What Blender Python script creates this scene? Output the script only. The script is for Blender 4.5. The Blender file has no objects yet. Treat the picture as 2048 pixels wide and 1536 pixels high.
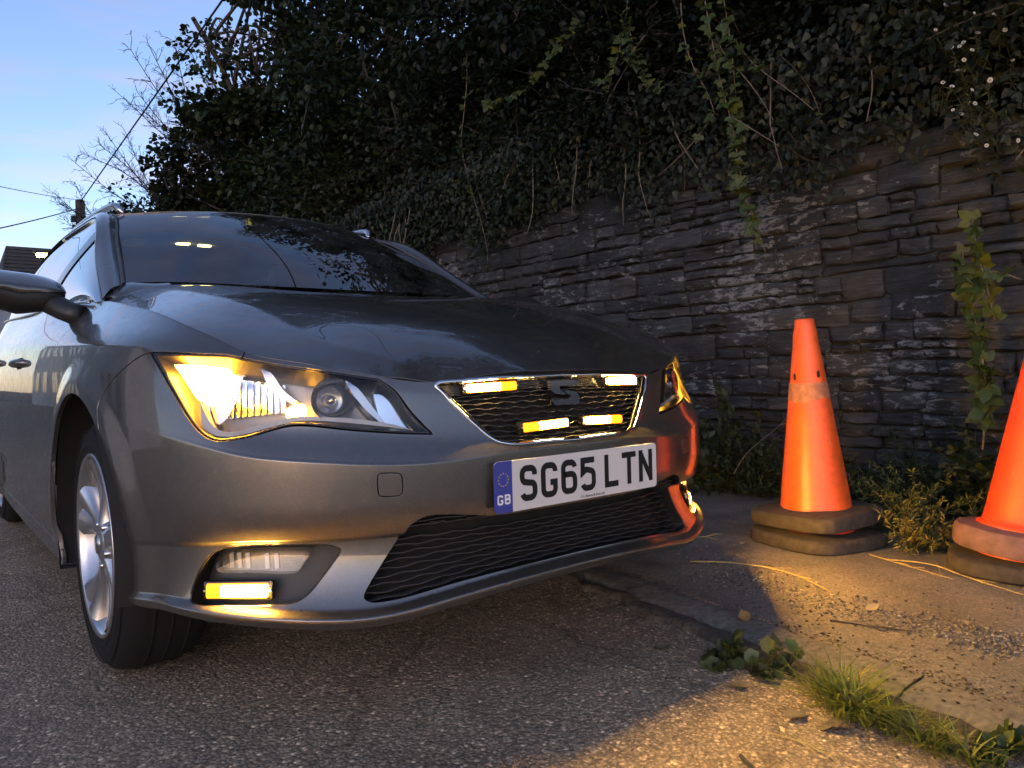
import bpy, bmesh, math, random
import numpy as np
from mathutils import Vector, Matrix
from mathutils.geometry import delaunay_2d_cdt
from mathutils.bvhtree import BVHTree

# ------------------------------------------------------------------ camera, sky, sun, exposure
scene = bpy.context.scene
COL = scene.collection
CAM = np.array([-1.229, -1.28, .725])
YAW, PITCH, ROLL, FPX = math.radians(38.8), math.radians(-1.024), math.radians(-1.622), 1511.
_a = np.array([math.sin(YAW)*math.cos(PITCH), math.cos(YAW)*math.cos(PITCH), math.sin(PITCH)])
_r = np.array([math.cos(YAW), -math.sin(YAW), 0.]); _u = np.cross(_r, _a)
RR = math.cos(ROLL)*_r + math.sin(ROLL)*_u
UU = -math.sin(ROLL)*_r + math.cos(ROLL)*_u
AA = _a
cd = bpy.data.cameras.new('camera'); cam = bpy.data.objects.new('camera', cd); COL.objects.link(cam)
cd.sensor_width = 36; cd.lens = FPX/2048*36; cd.clip_start = .02; cd.clip_end = 2000
M = Matrix.Identity(4)
for i in range(3):
    M[i][0], M[i][1], M[i][2], M[i][3] = RR[i], UU[i], -AA[i], CAM[i]
cam.matrix_world = M
scene.camera = cam

SUN_AZ = math.radians(228)       # clockwise from +Y: the low sun is behind the camera
SUN_EL = math.radians(12)
world = bpy.data.worlds.new('World'); scene.world = world; world.use_nodes = True
wn, wl = world.node_tree.nodes, world.node_tree.links
wn.clear()
wo = wn.new('ShaderNodeOutputWorld'); bg = wn.new('ShaderNodeBackground'); sky = wn.new('ShaderNodeTexSky')
sky.sky_type = 'NISHITA'; sky.sun_disc = False; sky.sun_elevation = SUN_EL; sky.sun_rotation = SUN_AZ
sky.air_density = 1.0; sky.dust_density = .5; sky.ozone_density = 3.0
bg.inputs['Strength'].default_value = .15
# thin lavender cloud streaks low over the horizon
tc = wn.new('ShaderNodeTexCoord'); mp = wn.new('ShaderNodeMapping'); mp.inputs['Scale'].default_value = (2.2, 2.2, 13)
nz = wn.new('ShaderNodeTexNoise'); nz.inputs['Scale'].default_value = 2.0; nz.inputs['Detail'].default_value = 6
rp = wn.new('ShaderNodeValToRGB'); rp.color_ramp.elements[0].position = .45; rp.color_ramp.elements[1].position = .75
rp.color_ramp.elements[1].color = (.55, .55, .55, 1)
mx = wn.new('ShaderNodeMix'); mx.data_type = 'RGBA'; mx.blend_type = 'MIX'
bw = wn.new('ShaderNodeRGBToBW'); tint = wn.new('ShaderNodeMix'); tint.data_type = 'RGBA'; tint.blend_type = 'MULTIPLY'
tint.inputs[0].default_value = 1; tint.inputs[7].default_value = (1.0, .97, 1.22, 1)
wl.new(tc.outputs['Generated'], mp.inputs['Vector']); wl.new(mp.outputs[0], nz.inputs['Vector'])
wl.new(nz.outputs[0], rp.inputs[0]); wl.new(rp.outputs[0], mx.inputs[0])
wl.new(sky.outputs[0], bw.inputs[0]); wl.new(bw.outputs[0], tint.inputs[6])
wl.new(sky.outputs[0], mx.inputs[6]); wl.new(tint.outputs[2], mx.inputs[7])
warm = wn.new('ShaderNodeMix'); warm.data_type = 'RGBA'; warm.blend_type = 'MULTIPLY'; warm.inputs[0].default_value = 1; warm.inputs[7].default_value = (1.12, .93, .97, 1)
wl.new(mx.outputs[2], warm.inputs[6]); wl.new(warm.outputs[2], bg.inputs['Color']); wl.new(bg.outputs[0], wo.inputs['Surface'])

sd = bpy.data.lights.new('sun', 'SUN'); sun = bpy.data.objects.new('sun', sd); COL.objects.link(sun)
sd.energy = .05; sd.angle = math.radians(20); sd.color = (1, .86, .72)
sun.rotation_euler = Vector((math.sin(SUN_AZ)*math.cos(SUN_EL), math.cos(SUN_AZ)*math.cos(SUN_EL), math.sin(SUN_EL))).to_track_quat('Z', 'Y').to_euler()

vs = scene.view_settings
vs.view_transform = 'Standard'; vs.look = 'None'; vs.gamma = 1; vs.exposure = 1.05; vs.use_curve_mapping = False
scene.cycles.use_denoising = True
try: scene.cycles.denoiser = 'OPENIMAGEDENOISE'
except Exception: pass
scene.cycles.max_bounces = 6; scene.cycles.diffuse_bounces = 3; scene.cycles.glossy_bounces = 4; scene.cycles.transmission_bounces = 4; scene.cycles.volume_bounces = 0; scene.cycles.transparent_max_bounces = 10
scene.cycles.use_adaptive_sampling = True; scene.cycles.adaptive_threshold = .03; scene.cycles.caustics_reflective = False
scene.cycles.sample_clamp_indirect = 6
rng = np.random.default_rng(7); random.seed(7)

# ------------------------------------------------------------------ helpers
def ray(px, py):
    d = AA + RR*(px-1024)/FPX + UU*(768-py)/FPX
    return d
def at(px, py, axis, v):
    """3-D point where the sight line of a photo pixel meets the plane axis = v"""
    d = ray(px, py); k = 'xyz'.index(axis)
    return CAM + d*(v-CAM[k])/d[k]

def link(o, parent=None):
    COL.objects.link(o)
    if parent is not None: o.parent = parent
    return o
def empty(name, loc=(0, 0, 0), label=None, cat=None, group=None):
    o = bpy.data.objects.new(name, None); o.empty_display_size = .1; o.location = loc
    COL.objects.link(o); tag(o, label, cat, group); return o
def tag(o, label=None, cat=None, group=None, kind=None):
    if label: o['label'] = label
    if cat: o['category'] = cat
    if group: o['group'] = group
    if kind: o['kind'] = kind
    return o
def mesh_obj(name, verts, faces, mat=None, parent=None, smooth=True, normals=None):
    me = bpy.data.meshes.new(name)
    me.from_pydata([tuple(map(float, v)) for v in verts], [], [tuple(map(int, f)) for f in faces])
    if mat is not None:
        for m in (mat if isinstance(mat, (list, tuple)) else [mat]): me.materials.append(m)
    if smooth: me.polygons.foreach_set('use_smooth', [True]*len(me.polygons))
    if normals is not None: me.normals_split_custom_set_from_vertices([tuple(map(float, n)) for n in normals])
    me.update()
    return link(bpy.data.objects.new(name, me), parent)
def fast_mesh(name, V, F, mat, parent=None, smooth=False, colors=None):
    """V (n,3) array, F (m,k) array of equal-size faces"""
    V = np.ascontiguousarray(V, np.float32); F = np.ascontiguousarray(F, np.int32)
    me = bpy.data.meshes.new(name); k = F.shape[1]
    me.vertices.add(len(V)); me.vertices.foreach_set('co', V.ravel())
    me.loops.add(F.size); me.loops.foreach_set('vertex_index', F.ravel())
    me.polygons.add(len(F)); me.polygons.foreach_set('loop_start', np.arange(0, F.size, k, dtype=np.int32))
    if smooth: me.polygons.foreach_set('use_smooth', np.ones(len(F), bool))
    me.update(calc_edges=True); me.validate()
    if colors is not None:
        at_ = me.color_attributes.new('tone', 'FLOAT_COLOR', 'POINT')
        c = np.ones((len(V), 4), np.float32); c[:, :3] = colors; at_.data.foreach_set('color', c.ravel())
    me.materials.append(mat)
    return link(bpy.data.objects.new(name, me), parent)
def bm_obj(name, bm, mat, parent=None, smooth=False, angle=None):
    me = bpy.data.meshes.new(name); bm.to_mesh(me); bm.free()
    for m in (mat if isinstance(mat, (list, tuple)) else [mat]): me.materials.append(m)
    if smooth:
        me.polygons.foreach_set('use_smooth', [True]*len(me.polygons))
        if angle: me.set_sharp_from_angle(angle=math.radians(angle))
    return link(bpy.data.objects.new(name, me), parent)
def add_box(bm, c, s, rot=None, bevel=0):
    r = bmesh.ops.create_cube(bm, size=1.0)
    m = Matrix.Translation(c) @ (rot.to_4x4() if rot is not None else Matrix.Identity(4)) @ Matrix.Diagonal((*s, 1))
    bmesh.ops.transform(bm, matrix=m, verts=r['verts'])
    if bevel:
        es = list({e for v in r['verts'] for e in v.link_edges})
        bmesh.ops.bevel(bm, geom=es, offset=bevel, segments=2, affect='EDGES', profile=.6)
def box_obj(name, c, s, mat, parent=None, rot=None, bevel=0, smooth=True):
    bm = bmesh.new(); add_box(bm, (0, 0, 0), s, None, bevel)
    o = bm_obj(name, bm, mat, parent, smooth, 40)
    o.location = c
    if rot is not None: o.rotation_euler = rot
    return o
def tube(pts, rad, n=6, closed_ends=True):
    """returns verts, faces of a tube through pts (m,3) with radius rad (scalar or per point)"""
    pts = np.asarray(pts, float); m = len(pts); rad = np.broadcast_to(np.asarray(rad, float), (m,))
    t = np.gradient(pts, axis=0); t /= np.linalg.norm(t, axis=1)[:, None]+1e-12
    ref = np.array([0, 0, 1.]) if abs(t[0][2]) < .9 else np.array([1., 0, 0])
    V = []
    u = np.cross(ref, t[0]); u /= np.linalg.norm(u)
    for i in range(m):
        u = u - t[i]*(u@t[i]); u /= np.linalg.norm(u)+1e-12; w = np.cross(t[i], u)
        for k in range(n):
            a = 2*math.pi*k/n; V.append(pts[i]+rad[i]*(math.cos(a)*u+math.sin(a)*w))
    F = []
    for i in range(m-1):
        for k in range(n):
            F.append((i*n+k, i*n+(k+1) % n, (i+1)*n+(k+1) % n, (i+1)*n+k))
    if closed_ends: F.append(tuple(range(n-1, -1, -1))); F.append(tuple((m-1)*n+k for k in range(n)))
    return V, F
class MB:
    def __init__(s): s.V, s.F = [], []
    def add(s, V, F):
        b = len(s.V); s.V += [tuple(v) for v in V]; s.F += [tuple(i+b for i in f) for f in F]; return s
    def tube(s, pts, rad, n=6): return s.add(*tube(pts, rad, n))
    def box(s, c, sz, R=None):
        c = np.asarray(c, float); h = np.asarray(sz, float)/2
        P = np.array([[x, y, z] for z in (-1, 1) for y in (-1, 1) for x in (-1, 1)], float)*h
        if R is not None: P = P@np.asarray(R).T
        return s.add(P+c, [(0, 2, 3, 1), (4, 5, 7, 6), (0, 1, 5, 4), (2, 6, 7, 3), (0, 4, 6, 2), (1, 3, 7, 5)])
    def build(s, name, mat, parent=None, smooth=False): return mesh_obj(name, s.V, s.F, mat, parent, smooth)
def lathe(prof, n=32, axis='z'):
    """prof list of (r,h). returns V,F around z"""
    V, F = [], []
    for r, h in prof:
        for k in range(n):
            a = 2*math.pi*k/n; V.append((r*math.cos(a), r*math.sin(a), h))
    for i in range(len(prof)-1):
        for k in range(n):
            F.append((i*n+k, i*n+(k+1) % n, (i+1)*n+(k+1) % n, (i+1)*n+k))
    return V, F

# ------------------------------------------------------------------ materials
def new_mat(name):
    m = bpy.data.materials.new(name); m.use_nodes = True
    n = m.node_tree.nodes; l = m.node_tree.links
    return m, n, l, n['Principled BSDF']
def ramp(n, stops):
    r = n.new('ShaderNodeValToRGB'); e = r.color_ramp.elements
    while len(e) < len(stops): e.new(.5)
    for k, (p, c) in enumerate(stops):
        e[k].position = p; e[k].color = (*c, 1) if len(c) == 3 else c
    return r
def noise(n, l, scale, detail=4, rough=.55, vec=None, dist=0):
    t = n.new('ShaderNodeTexNoise'); t.inputs['Scale'].default_value = scale; t.inputs['Detail'].default_value = detail
    t.inputs['Roughness'].default_value = rough; t.inputs['Distortion'].default_value = dist
    if vec is not None: l.new(vec, t.inputs['Vector'])
    return t
def objco(n, l, scale=None):
    c = n.new('ShaderNodeTexCoord')
    if scale is None: return c.outputs['Object']
    m = n.new('ShaderNodeMapping'); m.inputs['Scale'].default_value = scale; l.new(c.outputs['Object'], m.inputs['Vector'])
    return m.outputs[0]
def geoco(n, l, scale=(1, 1, 1)):
    g = n.new('ShaderNodeNewGeometry'); m = n.new('ShaderNodeMapping'); m.inputs['Scale'].default_value = scale
    l.new(g.outputs['Position'], m.inputs['Vector']); return m.outputs[0]
def bump(n, l, b, h, strength=.3, dist=.01, chain=None):
    x = n.new('ShaderNodeBump'); x.inputs['Strength'].default_value = strength; x.inputs['Distance'].default_value = dist
    l.new(h, x.inputs['Height'])
    if chain is not None: l.new(chain.outputs[0], x.inputs['Normal'])
    l.new(x.outputs[0], b.inputs['Normal']); return x
def mixc(n, l, fac, a, b, mode='MIX'):
    m = n.new('ShaderNodeMix'); m.data_type = 'RGBA'; m.blend_type = mode
    for sock, v in ((m.inputs[0], fac), (m.inputs[6], a), (m.inputs[7], b)):
        if isinstance(v, (int, float)): sock.default_value = v
        elif isinstance(v, tuple): sock.default_value = (*v, 1) if len(v) == 3 else v
        else: l.new(v, sock)
    return m.outputs[2]
def plain(name, col, rough=.5, metal=0., vary=.12, scale=30, bmp=0., spec=None, coat=0):
    m, n, l, b = new_mat(name)
    t = noise(n, l, scale, 5, vec=geoco(n, l))
    c0 = tuple(x*(1-vary) for x in col); c1 = tuple(min(1, x*(1+vary)) for x in col)
    r = ramp(n, [(.3, c0), (.7, c1)]); l.new(t.outputs[0], r.inputs[0]); l.new(r.outputs[0], b.inputs['Base Color'])
    b.inputs['Roughness'].default_value = rough; b.inputs['Metallic'].default_value = metal
    if spec is not None: b.inputs['Specular IOR Level'].default_value = spec
    if coat: b.inputs['Coat Weight'].default_value = coat; b.inputs['Coat Roughness'].default_value = .04
    if bmp: bump(n, l, b, t.outputs[0], bmp, .005)
    return m
def emis(name, col, strength, base=(.02, .02, .02)):
    m, n, l, b = new_mat(name)
    b.inputs['Base Color'].default_value = (*base, 1); b.inputs['Emission Color'].default_value = (*col, 1)
    b.inputs['Emission Strength'].default_value = strength; b.inputs['Roughness'].default_value = .3
    return m
def clear_glass(name, tint=(.9, .93, .92), ior=1.5, rough=.0, dirt=.0):
    m = bpy.data.materials.new(name); m.use_nodes = True; n = m.node_tree.nodes; l = m.node_tree.links; n.clear()
    o = n.new('ShaderNodeOutputMaterial'); tr = n.new('ShaderNodeBsdfTransparent'); gl = n.new('ShaderNodeBsdfGlossy')
    fr = n.new('ShaderNodeFresnel'); fr.inputs['IOR'].default_value = ior; mx = n.new('ShaderNodeMixShader')
    tr.inputs[0].default_value = (*tint, 1); gl.inputs['Roughness'].default_value = rough
    l.new(fr.outputs[0], mx.inputs[0]); l.new(tr.outputs[0], mx.inputs[1]); l.new(gl.outputs[0], mx.inputs[2])
    out = mx
    if dirt:
        df = n.new('ShaderNodeBsdfDiffuse'); df.inputs[0].default_value = (.5, .5, .48, 1)
        t = noise(n, l, 9, 6, vec=geoco(n, l)); r = ramp(n, [(.35, (0, 0, 0)), (.8, (dirt, dirt, dirt))]); l.new(t.outputs[0], r.inputs[0])
        m2 = n.new('ShaderNodeMixShader'); l.new(r.outputs[0], m2.inputs[0]); l.new(mx.outputs[0], m2.inputs[1]); l.new(df.outputs[0], m2.inputs[2]); out = m2
    l.new(out.outputs[0], o.inputs[0])
    return m
# ---- smooth surfaces used to shape the body
def nat_spline(x, Y):
    """natural cubic spline through (x, Y[n,k]); returns evaluator"""
    x = np.asarray(x, float); Y = np.asarray(Y, float); n = len(x); h = np.diff(x)
    A = np.zeros((n, n)); B = np.zeros((n, Y.shape[1])); A[0, 0] = A[-1, -1] = 1
    for i in range(1, n-1):
        A[i, i-1] = h[i-1]; A[i, i] = 2*(h[i-1]+h[i]); A[i, i+1] = h[i]
        B[i] = 6*((Y[i+1]-Y[i])/h[i]-(Y[i]-Y[i-1])/h[i-1])
    m = np.linalg.solve(A, B)
    def ev(q):
        q = np.asarray(q, float); i = np.clip(np.searchsorted(x, q)-1, 0, n-2)
        d = (q-x[i])[:, None]; hh = h[i][:, None]; a, b = Y[i], Y[i+1]; ma, mb = m[i], m[i+1]
        return a+d*((b-a)/hh-hh*(2*ma+mb)/6)+d*d*ma/2+d**3*(mb-ma)/(6*hh)
    return ev
def tps(P, Z, lam=1e-6):
    P = np.asarray(P, float); Z = np.asarray(Z, float); n = len(P)
    def K(a, b):
        r2 = ((a[:, None, :]-b[None])**2).sum(-1); return r2*np.log(r2+1e-12)
    A = np.zeros((n+3, n+3)); A[:n, :n] = K(P, P)+lam*np.eye(n); A[:n, n] = 1; A[:n, n+1:] = P; A[n:, :n] = A[:n, n:].T
    w = np.linalg.solve(A, np.r_[Z, 0, 0, 0])
    def ev(Q):
        Q = np.asarray(Q, float); out = np.empty(len(Q))
        for s in range(0, len(Q), 4000):
            q = Q[s:s+4000]; out[s:s+4000] = K(q, P)@w[:n]+w[n]+q@w[n+1:]
        return out
    return ev
def catmull(pts, step=.008, closed=False, corners=()):
    """resample a 2-D/3-D polyline smoothly, keeping the listed corner indices sharp"""
    pts = [np.asarray(p, float) for p in pts]; n = len(pts)
    if closed:
        order = list(range(n))+[0]
    else: order = list(range(n))
    cs = set(corners)
    if not closed: cs |= {0, n-1}
    out = []
    for a in range(len(order)-1):
        i, j = order[a], order[a+1]
        p1, p2 = pts[i], pts[j]
        p0 = 2*p1-p2 if i in cs else pts[(i-1) % n]
        p3 = 2*p2-p1 if j in cs else pts[(j+1) % n]
        m = max(1, int(np.linalg.norm(p2-p1)/step))
        for k in range(m):
            t = k/m
            # centripetal-ish: damp tangents for uneven spacing
            L = np.linalg.norm(p2-p1); t1 = (p2-p0)/(np.linalg.norm(p2-p1)+np.linalg.norm(p1-p0)+1e-9)*L; t2 = (p3-p1)/(np.linalg.norm(p3-p2)+np.linalg.norm(p2-p1)+1e-9)*L
            out.append((2*t**3-3*t*t+1)*p1+(t**3-2*t*t+t)*t1+(-2*t**3+3*t*t)*p2+(t**3-t*t)*t2)
    if not closed: out.append(pts[-1])
    return np.array(out)
def inside(P, poly):
    x, y = P[:, 0], P[:, 1]; r = np.zeros(len(P), bool); n = len(poly); j = n-1
    for i in range(n):
        xi, yi = poly[i]; xj, yj = poly[j]
        c = ((yi > y) != (yj > y)) & (x < (xj-xi)*(y-yi)/(yj-yi+1e-15)+xi); r ^= c; j = i
    return r
def offset_line(P, d, closed):
    P = np.asarray(P)
    t = (np.roll(P, -1, 0)-np.roll(P, 1, 0)) if closed else np.gradient(P, axis=0)
    t /= np.linalg.norm(t, axis=1)[:, None]+1e-12
    return P+np.stack([-t[:, 1], t[:, 0]], -1)*d

# ================================================================== GROUND
def asphalt_mat():
    m, n, l, b = new_mat('worn chipped asphalt')
    co = geoco(n, l)
    v = n.new('ShaderNodeTexVoronoi'); v.inputs['Scale'].default_value = 120; l.new(co, v.inputs['Vector'])
    v2 = n.new('ShaderNodeTexVoronoi'); v2.inputs['Scale'].default_value = 210; l.new(co, v2.inputs['Vector'])
    big = noise(n, l, 1.6, 6, .6, co); fine = noise(n, l, 420, 3, .6, co)
    chip = ramp(n, [(0, (.030, .029, .027)), (.5, (.075, .071, .065)), (.8, (.13, .12, .105)), (1, (.48, .45, .39))]); l.new(v.outputs['Color'], chip.inputs[0])
    chip2 = ramp(n, [(0, (.04, .038, .035)), (.7, (.09, .085, .078)), (1, (.30, .28, .25))]); l.new(v2.outputs['Color'], chip2.inputs[0])
    a = mixc(n, l, .5, chip.outputs[0], chip2.outputs[0])
    d = ramp(n, [(0, (1, 1, 1)), (.55, (.75, .75, .75)), (.9, (.22, .22, .22))]); l.new(v.outputs['Distance'], d.inputs[0])
    sc = n.new('ShaderNodeMath'); sc.operation = 'MULTIPLY'; sc.inputs[1].default_value = 1.6; l.new(v.outputs['Distance'], sc.inputs[0]); l.new(sc.outputs[0], d.inputs[0])
    a = mixc(n, l, .5, a, d.outputs[0], 'MULTIPLY')
    st = ramp(n, [(.3, (.66, .60, .52)), (.5, (1, .96, .88)), (.75, (1.25, 1.18, 1.04))]); l.new(big.outputs[0], st.inputs[0])
    a = mixc(n, l, 1., a, st.outputs[0], 'MULTIPLY')
    fr = ramp(n, [(.3, (.7, .7, .7)), (.7, (1.3, 1.3, 1.3))]); l.new(fine.outputs[0], fr.inputs[0]); a = mixc(n, l, 1., a, fr.outputs[0], 'MULTIPLY')
    ck = n.new('ShaderNodeTexVoronoi'); ck.feature = 'DISTANCE_TO_EDGE'; ck.inputs['Scale'].default_value = 1.1; wv = noise(n, l, 5, 5, .6, co); wm = n.new('ShaderNodeMix'); wm.data_type = 'VECTOR'; wm.inputs[0].default_value = .22; l.new(co, wm.inputs[4]); l.new(wv.outputs['Color'], wm.inputs[5]); l.new(wm.outputs[1], ck.inputs['Vector'])
    cr_ = ramp(n, [(0, (.25, .23, .2)), (.006, (.45, .42, .38)), (.014, (1, 1, 1))]); l.new(ck.outputs['Distance'], cr_.inputs[0]); a = mixc(n, l, .4, a, cr_.outputs[0], 'MULTIPLY')
    oil = noise(n, l, 2.7, 4, .5, co, .5); orp = ramp(n, [(.62, (1, 1, 1)), (.78, (.5, .5, .5))]); l.new(oil.outputs[0], orp.inputs[0]); a = mixc(n, l, 1., a, orp.outputs[0], 'MULTIPLY')
    a = mixc(n, l, 1., a, (1.22, 1.0, .78), 'MULTIPLY'); hs = n.new('ShaderNodeHueSaturation'); hs.inputs['Value'].default_value = 3.9; l.new(a, hs.inputs['Color'])
    l.new(hs.outputs[0], b.inputs['Base Color']); b.inputs['Roughness'].default_value = .8; b.inputs['Specular IOR Level'].default_value = .35
    iv = n.new('ShaderNodeMath'); iv.operation = 'SUBTRACT'; iv.inputs[0].default_value = 1; l.new(sc.outputs[0], iv.inputs[1])
    c = bump(n, l, b, iv.outputs[0], .5, .004); bump(n, l, b, fine.outputs[0], .3, .002, c)
    return m
def pavement_mat():
    m, n, l, b = new_mat('old sandy pavement')
    co = geoco(n, l); t = noise(n, l, 3.2, 7, .65, co); f = noise(n, l, 300, 4, .65, co); v = n.new('ShaderNodeTexVoronoi'); v.inputs['Scale'].default_value = 170; l.new(co, v.inputs['Vector'])
    a = ramp(n, [(.3, (.13, .112, .088)), (.55, (.20, .175, .138)), (.75, (.26, .23, .185))]); l.new(t.outputs[0], a.inputs[0])
    s = ramp(n, [(0, (.55, .55, .55)), (.6, (1., 1., 1.)), (1, (1.7, 1.65, 1.5))]); l.new(v.outputs['Color'], s.inputs[0])
    c = mixc(n, l, .75, a.outputs[0], s.outputs[0], 'MULTIPLY'); fr = ramp(n, [(.3, (.75, .75, .75)), (.7, (1.25, 1.25, 1.25))]); l.new(f.outputs[0], fr.inputs[0]); c = mixc(n, l, 1., c, fr.outputs[0], 'MULTIPLY')
    l.new(c, b.inputs['Base Color']); b.inputs['Roughness'].default_value = .88
    q = bump(n, l, b, v.outputs['Distance'], .5, .004); bump(n, l, b, f.outputs[0], .6, .004, q)
    return m
ASPH = asphalt_mat(); PAVE = pavement_mat()
KERBC = plain('worn kerb concrete', (.165, .145, .115), .9, vary=.4, scale=55, bmp=.6)
SOIL = plain('dark leaf soil', (.020, .016, .011), .95, vary=.4, scale=18, bmp=.8)
def kx(y): return .463+.14*np.asarray(y)
def fbm(x, y, s=1., o=3, seed=0):
    r = np.zeros(np.broadcast(x, y).shape); a = 1.; rg = np.random.default_rng(seed)
    for k in range(o):
        for _ in range(3):
            th, ph = rg.uniform(0, 6.28, 2); f = s*2**k*rg.uniform(.7, 1.3); r += a*np.sin((x*math.cos(th)+y*math.sin(th))*f+ph)/3
        a *= .5
    return r
mesh_obj('ground', [(-300, -300, -.012), (300, -300, -.012), (300, 600, -.012), (-300, 600, -.012)], [(0, 1, 2, 3)], SOIL)['kind'] = 'structure'
# road: finer near the camera with a gentle unevenness
xs = np.r_[-9, -6, -4, np.linspace(-3, 1.2, 90)]; ys = np.r_[-12, -8, -5, np.linspace(-3, 4, 140), 6, 9, 14, 20, 30, 45]
X, Y = np.meshgrid(xs, ys, indexing='ij'); Z = .0035*fbm(X, Y, 6, 4, 3)*((np.abs(X) < 3) & (Y < 4))
G = np.stack([X, Y, Z], -1); o = grid_obj0 = None
def grid_sheet(name, G, mat, parent=None):
    a, b = G.shape[:2]; i, j = np.meshgrid(np.arange(a-1), np.arange(b-1), indexing='ij'); k = (i*b+j).ravel()
    return fast_mesh(name, G.reshape(-1, 3), np.stack([k, k+b, k+b+1, k+1], -1), mat, parent, True)
grid_sheet('road', G, ASPH)['kind'] = 'structure'
# kerb: a worn concrete edging, barely proud of the road; pavement behind it
ys = np.r_[-12, -6, np.linspace(-3, 3.5, 220), 8, 20, 45]; prof = [(-.008, -.02), (0, .001), (.008, .008), (.024, .0135), (.05, .0155), (.11, .0165), (.135, .016), (.142, .010)]
def kerb_G(y0, y1, n):
    yy = np.linspace(y0, y1, n); G = []
    for dx, z in prof:
        w = .013*fbm(yy, 0*yy, 14, 5, 5)+.012*fbm(yy, 0*yy, 3, 2, 6)
        G.append(np.stack([kx(yy)+dx+w*(1 if z < .0155 else .3), yy, z+.0045*fbm(yy, 0*yy+dx*8, 22, 4, 9)*(z > .0005)], -1))
    return np.array(G)
kerb = empty('kerb', (0, 0, 0)); kerb['kind'] = 'structure'
yy = -6.
q = 0
while yy < 9:
    L = .91; grid_sheet('kerb_stone', kerb_G(yy+.004, yy+L-.004, 40), KERBC, kerb); yy += L
xs = np.linspace(0, 1, 70); ys2 = np.r_[-12, -6, np.linspace(-3, 4, 190), 8, 14, 24, 45]
X = np.array([kx(ys2)+.144+(2.62-kx(ys2)-.144)*t for t in xs]); Y = np.broadcast_to(ys2, X.shape)
Z = .014+.006*fbm(X, Y, 4, 4, 11)+.004*fbm(X, Y, 25, 2, 12)-.012*np.exp(-((X-kx(Y)-.15)/.05)**2)+.03*np.clip((X-2.0)/.6, 0, 1)**2
grid_sheet('pavement', np.stack([X, Y, Z], -1), PAVE)['kind'] = 'structure'
def ground_z(x, y):
    if x < kx(y): return .0035*float(fbm(np.array(x), np.array(y), 6, 4, 3))
    if x < kx(y)+.144: return .018
    return float(.014+.006*fbm(np.array(x), np.array(y), 4, 4, 11)+.004*fbm(np.array(x), np.array(y), 25, 2, 12)-.012*math.exp(-((x-kx(y)-.15)/.05)**2)+.03*min(1, max(0, (x-2.0)/.6))**2)

# silt and moss caught in the kerb joint
SILT = plain('brown silt', (.075, .060, .042), .95, vary=.5, scale=60, bmp=.9)
yy = np.linspace(-1.6, 1.6, 260); G = []
wl_ = .05+.035*fbm(yy, 0*yy, 5, 4, 71)+.02*fbm(yy, 0*yy, 30, 3, 72); wr_ = .012+.016*fbm(yy, 0*yy, 7, 4, 73)+.01*fbm(yy, 0*yy, 34, 3, 74)
for t in np.linspace(0, 1, 12):
    x = kx(yy)-np.maximum(.012, wl_)*(1-t)+np.maximum(.004, wr_)*t; G.append(np.stack([x, yy, .002+.014*np.sin(math.pi*t)**.7+.004*fbm(x, yy, 40, 3, 75)*math.sin(math.pi*t)-.010*(t in (0., 1.))], -1))
o = grid_sheet('joint_silt', np.array(G), SILT); tag(o, kind='structure')
# ================================================================== STONE WALL
WX, WH = 2.5, 2.08
def stone_mat():
    m, n, l, b = new_mat('lichened slate stone')
    co = geoco(n, l, (1, 1, 1)); lay = geoco(n, l, (5, 2.2, 26)); oi = n.new('ShaderNodeAttribute'); oi.attribute_name = 'tone'
    t = noise(n, l, 7, 8, .65, co); ly = noise(n, l, 2.6, 6, .6, lay, .6); fine = noise(n, l, 120, 4, .6, co)
    base = ramp(n, [(.3, (.020, .0205, .021)), (.5, (.037, .0375, .038)), (.72, (.064, .064, .063))]); l.new(ly.outputs[0], base.inputs[0])
    c = mixc(n, l, 1., base.outputs[0], oi.outputs['Color'], 'MULTIPLY')
    gr_ = ramp(n, [(.35, (.6, .6, .6)), (.7, (1.35, 1.32, 1.28))]); l.new(t.outputs[0], gr_.inputs[0]); c = mixc(n, l, 1., c, gr_.outputs[0], 'MULTIPLY')
    # pale lichen crusts, streaky along the bedding
    ln = noise(n, l, 16, 9, .72, geoco(n, l, (1, .8, 2.2)), .4); lm = noise(n, l, 2.1, 3, .5, co)
    ad = n.new('ShaderNodeMath'); ad.operation = 'MULTIPLY_ADD'; ad.inputs[1].default_value = .55; l.new(lm.outputs[0], ad.inputs[0]); l.new(ln.outputs[0], ad.inputs[2])
    lf = ramp(n, [(.845, (0, 0, 0)), (.90, (.9, .9, .9))]); l.new(ad.outputs[0], lf.inputs[0])
    c = mixc(n, l, lf.outputs[0], c, (.20, .205, .205))
    mo = noise(n, l, 5, 5, .6, co); mf = ramp(n, [(.60, (0, 0, 0)), (.75, (.45, .45, .45))]); l.new(mo.outputs[0], mf.inputs[0]); c = mixc(n, l, mf.outputs[0], c, (.055, .060, .035))
    l.new(c, b.inputs['Base Color']); b.inputs['Roughness'].default_value = .85
    q = bump(n, l, b, ly.outputs[0], .9, .02); q = bump(n, l, b, t.outputs[0], .5, .015, q); bump(n, l, b, fine.outputs[0], .4, .004, q)
    return m
STONE = stone_mat()
wall = empty('stone_wall', (WX, 2, 0), 'tall dry-laid slate retaining wall with pale lichen beside the car', 'wall')
wy0, wy1 = -1.6, 8.2
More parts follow.
